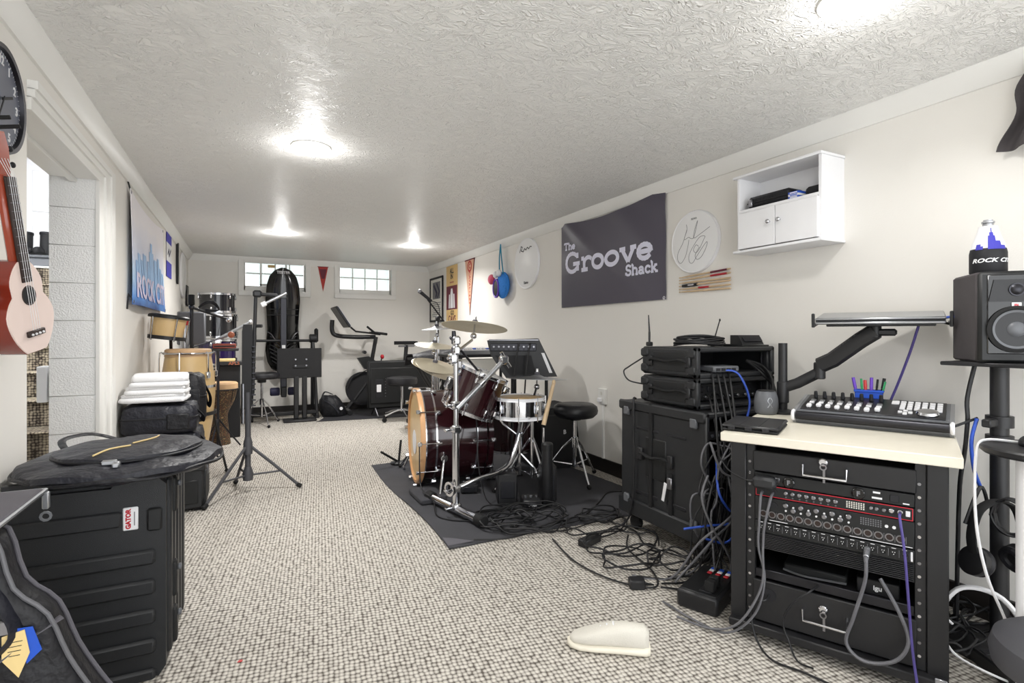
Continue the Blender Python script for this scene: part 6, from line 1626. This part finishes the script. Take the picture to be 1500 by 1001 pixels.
cable('cable', [(2.40, 1.10, 1.185), (2.45, 1.06, 1.165), (2.49, 1.02, 1.15), (2.52, 1.0, 1.12)], .005, 'cable', 'black cable from the laptop to the studio monitor')
a_ = R(DR); dw = lambda u, v, z: (DO[0]+u*cos(a_)-v*sin(a_), DO[1]+u*sin(a_)+v*cos(a_), z)
cable('cable', [dw(.60, .60, 1.165), dw(.57, .64, 1.05), dw(.53, .69, .92), dw(.50, .705, .83), dw(.48, .71, .74)], .005, 'cable_purple', 'thin purple cable hanging from the laptop tray')
# patch cables across the rack front
cable('cable', [dw(.145, .02, .555), dw(.145, -.01, .54), dw(.142, -.02, .45), dw(.14, -.02, .36), dw(.16, -.02, .25), dw(.13, -.03, .12), dw(.04, -.05, .03), dw(-.1, .0, .01), dw(-.25, .06, .012)], .0045, 'cable_grey', 'grey patch cable dropping from the left interface jack')
cable('cable', [dw(.18, .02, .555), dw(.178, -.012, .54), dw(.16, -.022, .44), dw(.155, -.022, .36), dw(.15, -.025, .22), dw(.08, -.05, .08), dw(-.02, -.04, .02), dw(-.16, -.02, .012)], .0045, 'cable_grey', 'grey patch cable dropping from the second interface jack')
cable('cable', [dw(.464, .015, .42), dw(.464, -.012, .40), dw(.462, -.02, .33), dw(.43, -.02, .2), dw(.41, -.02, .11), dw(.46, -.025, .07), dw(.54, -.025, .1), dw(.575, -.02, .17), dw(.55, -.0, .25), dw(.50, .03, .33)], .006, 'cable_grey', 'thick grey microphone cable looping across the bottom drawer')
t = dthing('cable_connector', 'metal microphone plug in the output panel', 'connector', .464, .032, .42)
G().cyl((0, 0, 0), (0, -.045, -.015), .0095, .0085, n=14, b=.002).to('barrel', 'silver', t); G().cyl((0, -.045, -.015), (0, -.05, -.03), .0075, .006, n=10).to('boot', 'cable_grey', t)
cable('cable', [dw(.553, .02, .555), dw(.553, -.012, .55), dw(.565, -.02, .45), dw(.575, -.02, .3), dw(.585, -.02, .15), dw(.60, -.03, .03), dw(.61, -.06, .01)], .0042, 'cable_purple', 'purple braided headphone cable hanging down the rack front')
cable('cable', [dw(.32, .05, .25), dw(.30, -.005, .24), dw(.25, -.015, .19), dw(.22, -.02, .12), dw(.24, -.03, .06), dw(.27, -.05, .012), dw(.32, -.06, .01)], .0035, 'cable', 'thin black wire hanging from the rack shelf over the bottom drawer')
cable('cable', [dw(.165, .028, .175), dw(.16, -.01, .17), dw(.12, -.015, .15), dw(.115, -.02, .1), dw(.14, -.04, .03), dw(.2, -.09, .008), dw(.3, -.1, .008), dw(.45, -.13, .008), dw(.6, -.15, .008)], .004, 'cable', 'black wire from the drawer port running along the carpet')
cable('cable', [dw(-.02, .05, .66), dw(.03, .0, .62), dw(.09, -.02, .60), dw(.12, -.02, .598)], .003, 'cable', 'thin wire reaching the power brick from the left')

# ================================================================ SPEAKER ON A STAND, RIGHT EDGE
t = thing('speaker_stand', 'tall black speaker stand to the right of the desk', 'stand', (2.42, .92, 0))
G().lathe([(0, 0), (.17, 0), (.17, .012), (.05, .03), (0, .03)], 36).to('base', 'black', t); G().cyl((0, 0, .02), (0, 0, 1.02), .027, n=24).to('pole', 'black', t)
G().bx(-.14, .13, -.12, .12, 1.02, 1.034, .003).to('top_plate', 'black', t)
for z in (.80, .73): c_ = G().ring((0, 0, z), (0, 0, z+.04), .040, .027, 24).bx(-.10, -.04, -.014, .014, z+.005, z+.033, .004).to('cable_clamp', 'black', t)
def monitor():
    t = thing('studio_monitor', 'black studio monitor speaker on the stand at the right edge', 'speaker', (2.42, .92, 1.0345), 41-90)
    w, d, h = .2, .235, .315
    b = G().bx(-w/2, w/2, -d/2+.02, d/2, 0, h, .008).to('cabinet', 'shirt', t)
    fr = G().bx(-w/2+.0, w/2, -d/2, -d/2+.022, 0, h, .01).to('front_baffle', 'plastic_dark', t)
    G().bx(-w/2+.022, w/2-.022, -d/2-.003, -d/2+.004, .03, h-.012, .01).to('gloss_panel', 'black_gloss', fr)
    y = -d/2-.003
    G().lathe([(.078, 0), (.08, .006), (.07, .009), (.064, .004), (.058, .0), (.03, -.018), (0, -.02)], 40, FB(0, y, .115)).to('woofer_surround', 'rubber', fr)
    wf = G().lathe([(.0, .004), (.058, .004), (.06, .0)], 40, FB(0, y, .115)).to('woofer_base', 'black', fr)
    G().lathe([(.066, .007), (.05, .001), (.026, -.008+.012), (.024, .008), (.014, .014), (0, .016)], 40, FB(0, y, .115)).to('woofer_cone', 'greyplastic', fr)
    G().prism([(-.075, .0), (.075, .0), (.06, .075), (-.06, .075)], .004, FB(0, y, .21)).to('horn', 'black', fr)
    G().lathe([(0, .012), (.012, .01), (.018, .004), (.022, .004), (.022, 0), (0, 0)], 24, FB(0, y-.004, .25)).to('tweeter', 'darksteel', fr)
    l = G().box((0, .197, .003), (.026, .018, .003), .001, FB(0, y, 0)).to('badge', 'label_white', fr); text(G(), 'JBL', .011, FB(0, y-.0046, .197), bold=.0004).to('badge_letters', 'redline', l)
monitor()
def bottle():
    t = thing('bottle_in_sleeve', 'bottle in a ROCK CITY skyline foam sleeve on top of the speaker', 'bottle', (2.40, .945, 1.35))
    G().lathe([(0, 0), (.05, 0), (.053, .006), (.053, .075), (.05, .09)], 36).to('sleeve_lower', 'ink', t)
    G().lathe([(.0502, .09), (.045, .11), (.030, .155), (.027, .172), (.022, .172)], 36).to('sleeve_upper', 'label_white', t)
    G().lathe([(0, .172), (.016, .172), (.0155, .182), (.019, .184), (.019, .19), (.014, .192), (.014, .196), (0, .196)], 24).to('bottle_neck', 'silver', t)
    yaw = math.degrees(math.atan2(.945, 2.40))
    def rad(z): 
        for (r0, z0), (r1, z1) in zip([(.0535, .0), (.0535, .075), (.0507, .09), (.0455, .11), (.0305, .155), (.0275, .172)], [(.0535, .075), (.0507, .09), (.0455, .11), (.0305, .155), (.0275, .172), (.0275, .2)]):
            if z0 <= z <= z1: return r0+(r1-r0)*(z-z0)/(z1-z0)
        return .053
    def wrapped(tmp, z0, a0, nm, m_, off=.0006):
        vs = []
        for (x, y, z) in tmp.v:
            zz = z0+y; r = rad(zz)+off+z; a = R(a0)+x/.053; vs.append((r*cos(a), r*sin(a), zz))
        G().add(vs, tmp.f).to(nm, m_, t)
    tmp = G(); text(tmp, 'ROCK CITY', .02, Matrix.Identity(4), bold=.0006, ext=.0003, sx=1.3, shear=.3); wrapped(tmp, .045, yaw+180+22, 'lettering', 'label_white')
    tmp = G()
    def grid(x0, x1, y0, y1):
        for i in range(4):
            for j in range(4): tmp.prism([(x0+(x1-x0)*i/4, y0+(y1-y0)*j/4), (x0+(x1-x0)*(i+1)/4, y0+(y1-y0)*j/4), (x0+(x1-x0)*(i+1)/4, y0+(y1-y0)*(j+1)/4), (x0+(x1-x0)*i/4, y0+(y1-y0)*(j+1)/4)], .0003)
    for (a, b_, c, d) in ((-.045, -.03, 0, .02), (-.03, -.022, 0, .012), (-.008, .018, 0, .05), (-.003, .013, .05, .062), (.003, .008, .062, .078), (.018, .034, 0, .03), (.034, .05, 0, .014)): grid(a, b_, c, d)
    wrapped(tmp, .085, yaw+180+8, 'skyline_print', 'royal')
bottle()
def headphones():
    t = thing('headphones', 'black over-ear headphones hanging on the speaker stand', 'headphones', (2.285, .875, .435), -20)
    for s_ in (0,):
        G().tube(smooth_pts([(-.09, .0, -.05), (-.098, 0, .02), (-.07, 0, .10), (0, 0, .13), (.07, 0, .10), (.098, 0, .02), (.09, 0, -.05)], 5), .018, 10, flat=.35).to('headband', 'rubber', t)
    for s_ in (-1, 1):
        e = G().lathe([(0, -.022), (.042, -.022), (.048, -.01), (.048, .01), (.03, .018), (0, .018)], 28, T(s_*.088, 0, -.07) @ rotm(0, s_*70, 0)).to('ear_cup', 'black', t)
        G().tube([(.036*cos(a), .036*sin(a), 0) for a in [2*pi*k/24 for k in range(24)]], .013, 8, closed=True, M=T(s_*.066, 0, -.075) @ rotm(0, s_*70, 0)).to('ear_pad', 'fabric_dark', e)
    G().tube(smooth_pts([(-.1, .02, .05), (-.03, .03, .17), (.0, .03, .10)]), .006, 6).to('hanging_hook', 'black', t)
headphones()
random.seed(21)
for k in range(5):
    cx, cy, cz = 2.26, .835, .52
    pts = [(cx+.012*k*.6+.01*random.random(), cy+.045*cos(a)+.006*random.random(), cz+.06*sin(a)+.006*random.random()) for a in [2*pi*q/10 for q in range(11)]]
    cable('cable', pts, .004, 'cable', 'coiled black headphone cable hanging on the speaker stand', 'cable', 'cable coil on the speaker stand', 4)
cable('cable', [(2.37, .97, 1.03), (2.36, .99, .9), (2.35, .985, .82), (2.34, .99, .70), (2.33, 1.0, .58), (2.36, 1.02, .3), (2.4, 1.04, .05)], .007, 'cable', 'black power cable hanging down the speaker stand')
cable('cable', [(2.345, .955, .83), (2.33, .965, .75), (2.335, .96, .65), (2.36, .95, .58)], .006, 'cable_blue', 'blue cable strapped to the speaker stand clamp')
cable('cable', [(2.36, .96, .83), (2.30, 1.0, .80), (2.26, 1.04, .775), (2.24, 1.08, .765)], .005, 'cable', 'black cable from the stand clamp to the desk corner')
# round side table with a white column, stool corner
t = thing('pedestal_table', 'small dark round table on a white column at the right edge', 'table', (2.03, .665, 0))
G().lathe([(0, .785), (.137, .785), (.145, .792), (.145, .803), (.139, .808), (0, .808)], 48).to('top', 'black', t); G().cyl((-0.038, .02, .02), (-0.038, .02, .785), .034, n=28).to('column', 'white', t); G().lathe([(0, 0), (.12, 0), (.12, .012), (.04, .03), (0, .03)], 36, T(-.038, .02, 0)).to('base', 'white', t)
t = thing('computer_mouse', 'black computer mouse on the round table', 'mouse', (2.05, .70, .8085))
G().sph((0, 0, .008), (.05, .032, .024), 20, 12).to('shell', 'black', t); G().cyl((-.02, -.004, .028), (-.02, .004, .028), .008, n=10).to('scroll_wheel', 'rubber', t)
cable('cable', [(2.05, .735, .812), (2.0, .79, .815), (1.965, .80, .79), (1.95, .80, .68), (1.94, .79, .55), (1.95, .77, .42), (1.99, .745, .3), (2.05, .72, .15)], .004, 'cable_white', 'long white cable hanging from the round table')
cable('cable', [(2.22, 1.02, .06), (2.2, 1.0, .16), (2.23, .95, .25), (2.28, .86, .24), (2.3, .78, .12), (2.3, .74, .03)], .009, 'cable_white', 'thick white power cord arching over the floor clutter')
cable('cable', [(2.12, .93, .16), (2.08, .96, .20), (2.05, .93, .15), (2.08, .90, .08), (2.16, .82, .03), (2.2, .76, .02)], .004, 'cable_white', 'thin white charging cable looping beside the rack')
t = thing('cord_plug', 'white cord plug standing among the floor cables', 'plug', (2.22, 1.03, 0.0), 20)
G().bx(-.018, .018, -.015, .015, .0, .06, .005).to('body', 'offwhite', t); G().cyl((0, 0, .06), (0, 0, .085), .01, .007, n=10).to('strain_relief', 'offwhite', t)
LB = 'black cable coiled on the floor to the right of the rack desk'
for k, (x, y, r, n) in enumerate(((2.30, 1.06, .11, 2), (2.42, 1.12, .14, 3), (2.5, 1.0, .1, 2), (2.25, .98, .10, 2))): coil(x, y, r, n, 80+k, LB, 'cables on the floor right of the desk', z=.035)
t = thing('extension_block', 'black extension block on the floor beside the speaker stand', 'power strip', (2.22, .83, 0), 60)
G().bx(-.12, .12, -.03, .03, 0, .05, .006).to('body', 'black', t)
for k in range(4): G().bx(-.1+k*.05, -.07+k*.05, -.018, .018, .049, .053, .002).to('socket', 'ink', t)
t = thing('padded_stool', 'grey padded stool seat at the bottom right corner', 'stool', (1.86, .53, 0))
G().lathe([(0, .26), (.16, .26), (.185, .275), (.19, .305), (.18, .34), (.15, .36), (0, .365)], 48).to('seat', 'ghostgrey', t); G().cyl((0, 0, .05), (0, 0, .26), .022, n=16).to('post', 'black', t)
for k in range(5):
    a = 2*pi*k/5+.4; l = G().tube([(0, 0, .08), (.12*cos(a), .12*sin(a), .075), (.2*cos(a), .2*sin(a), .05)], .014, 8).to('base_arm', 'black', t); G().sph((.2*cos(a), .2*sin(a), .025), .025, 10, 8).to('caster', 'rubber', l)
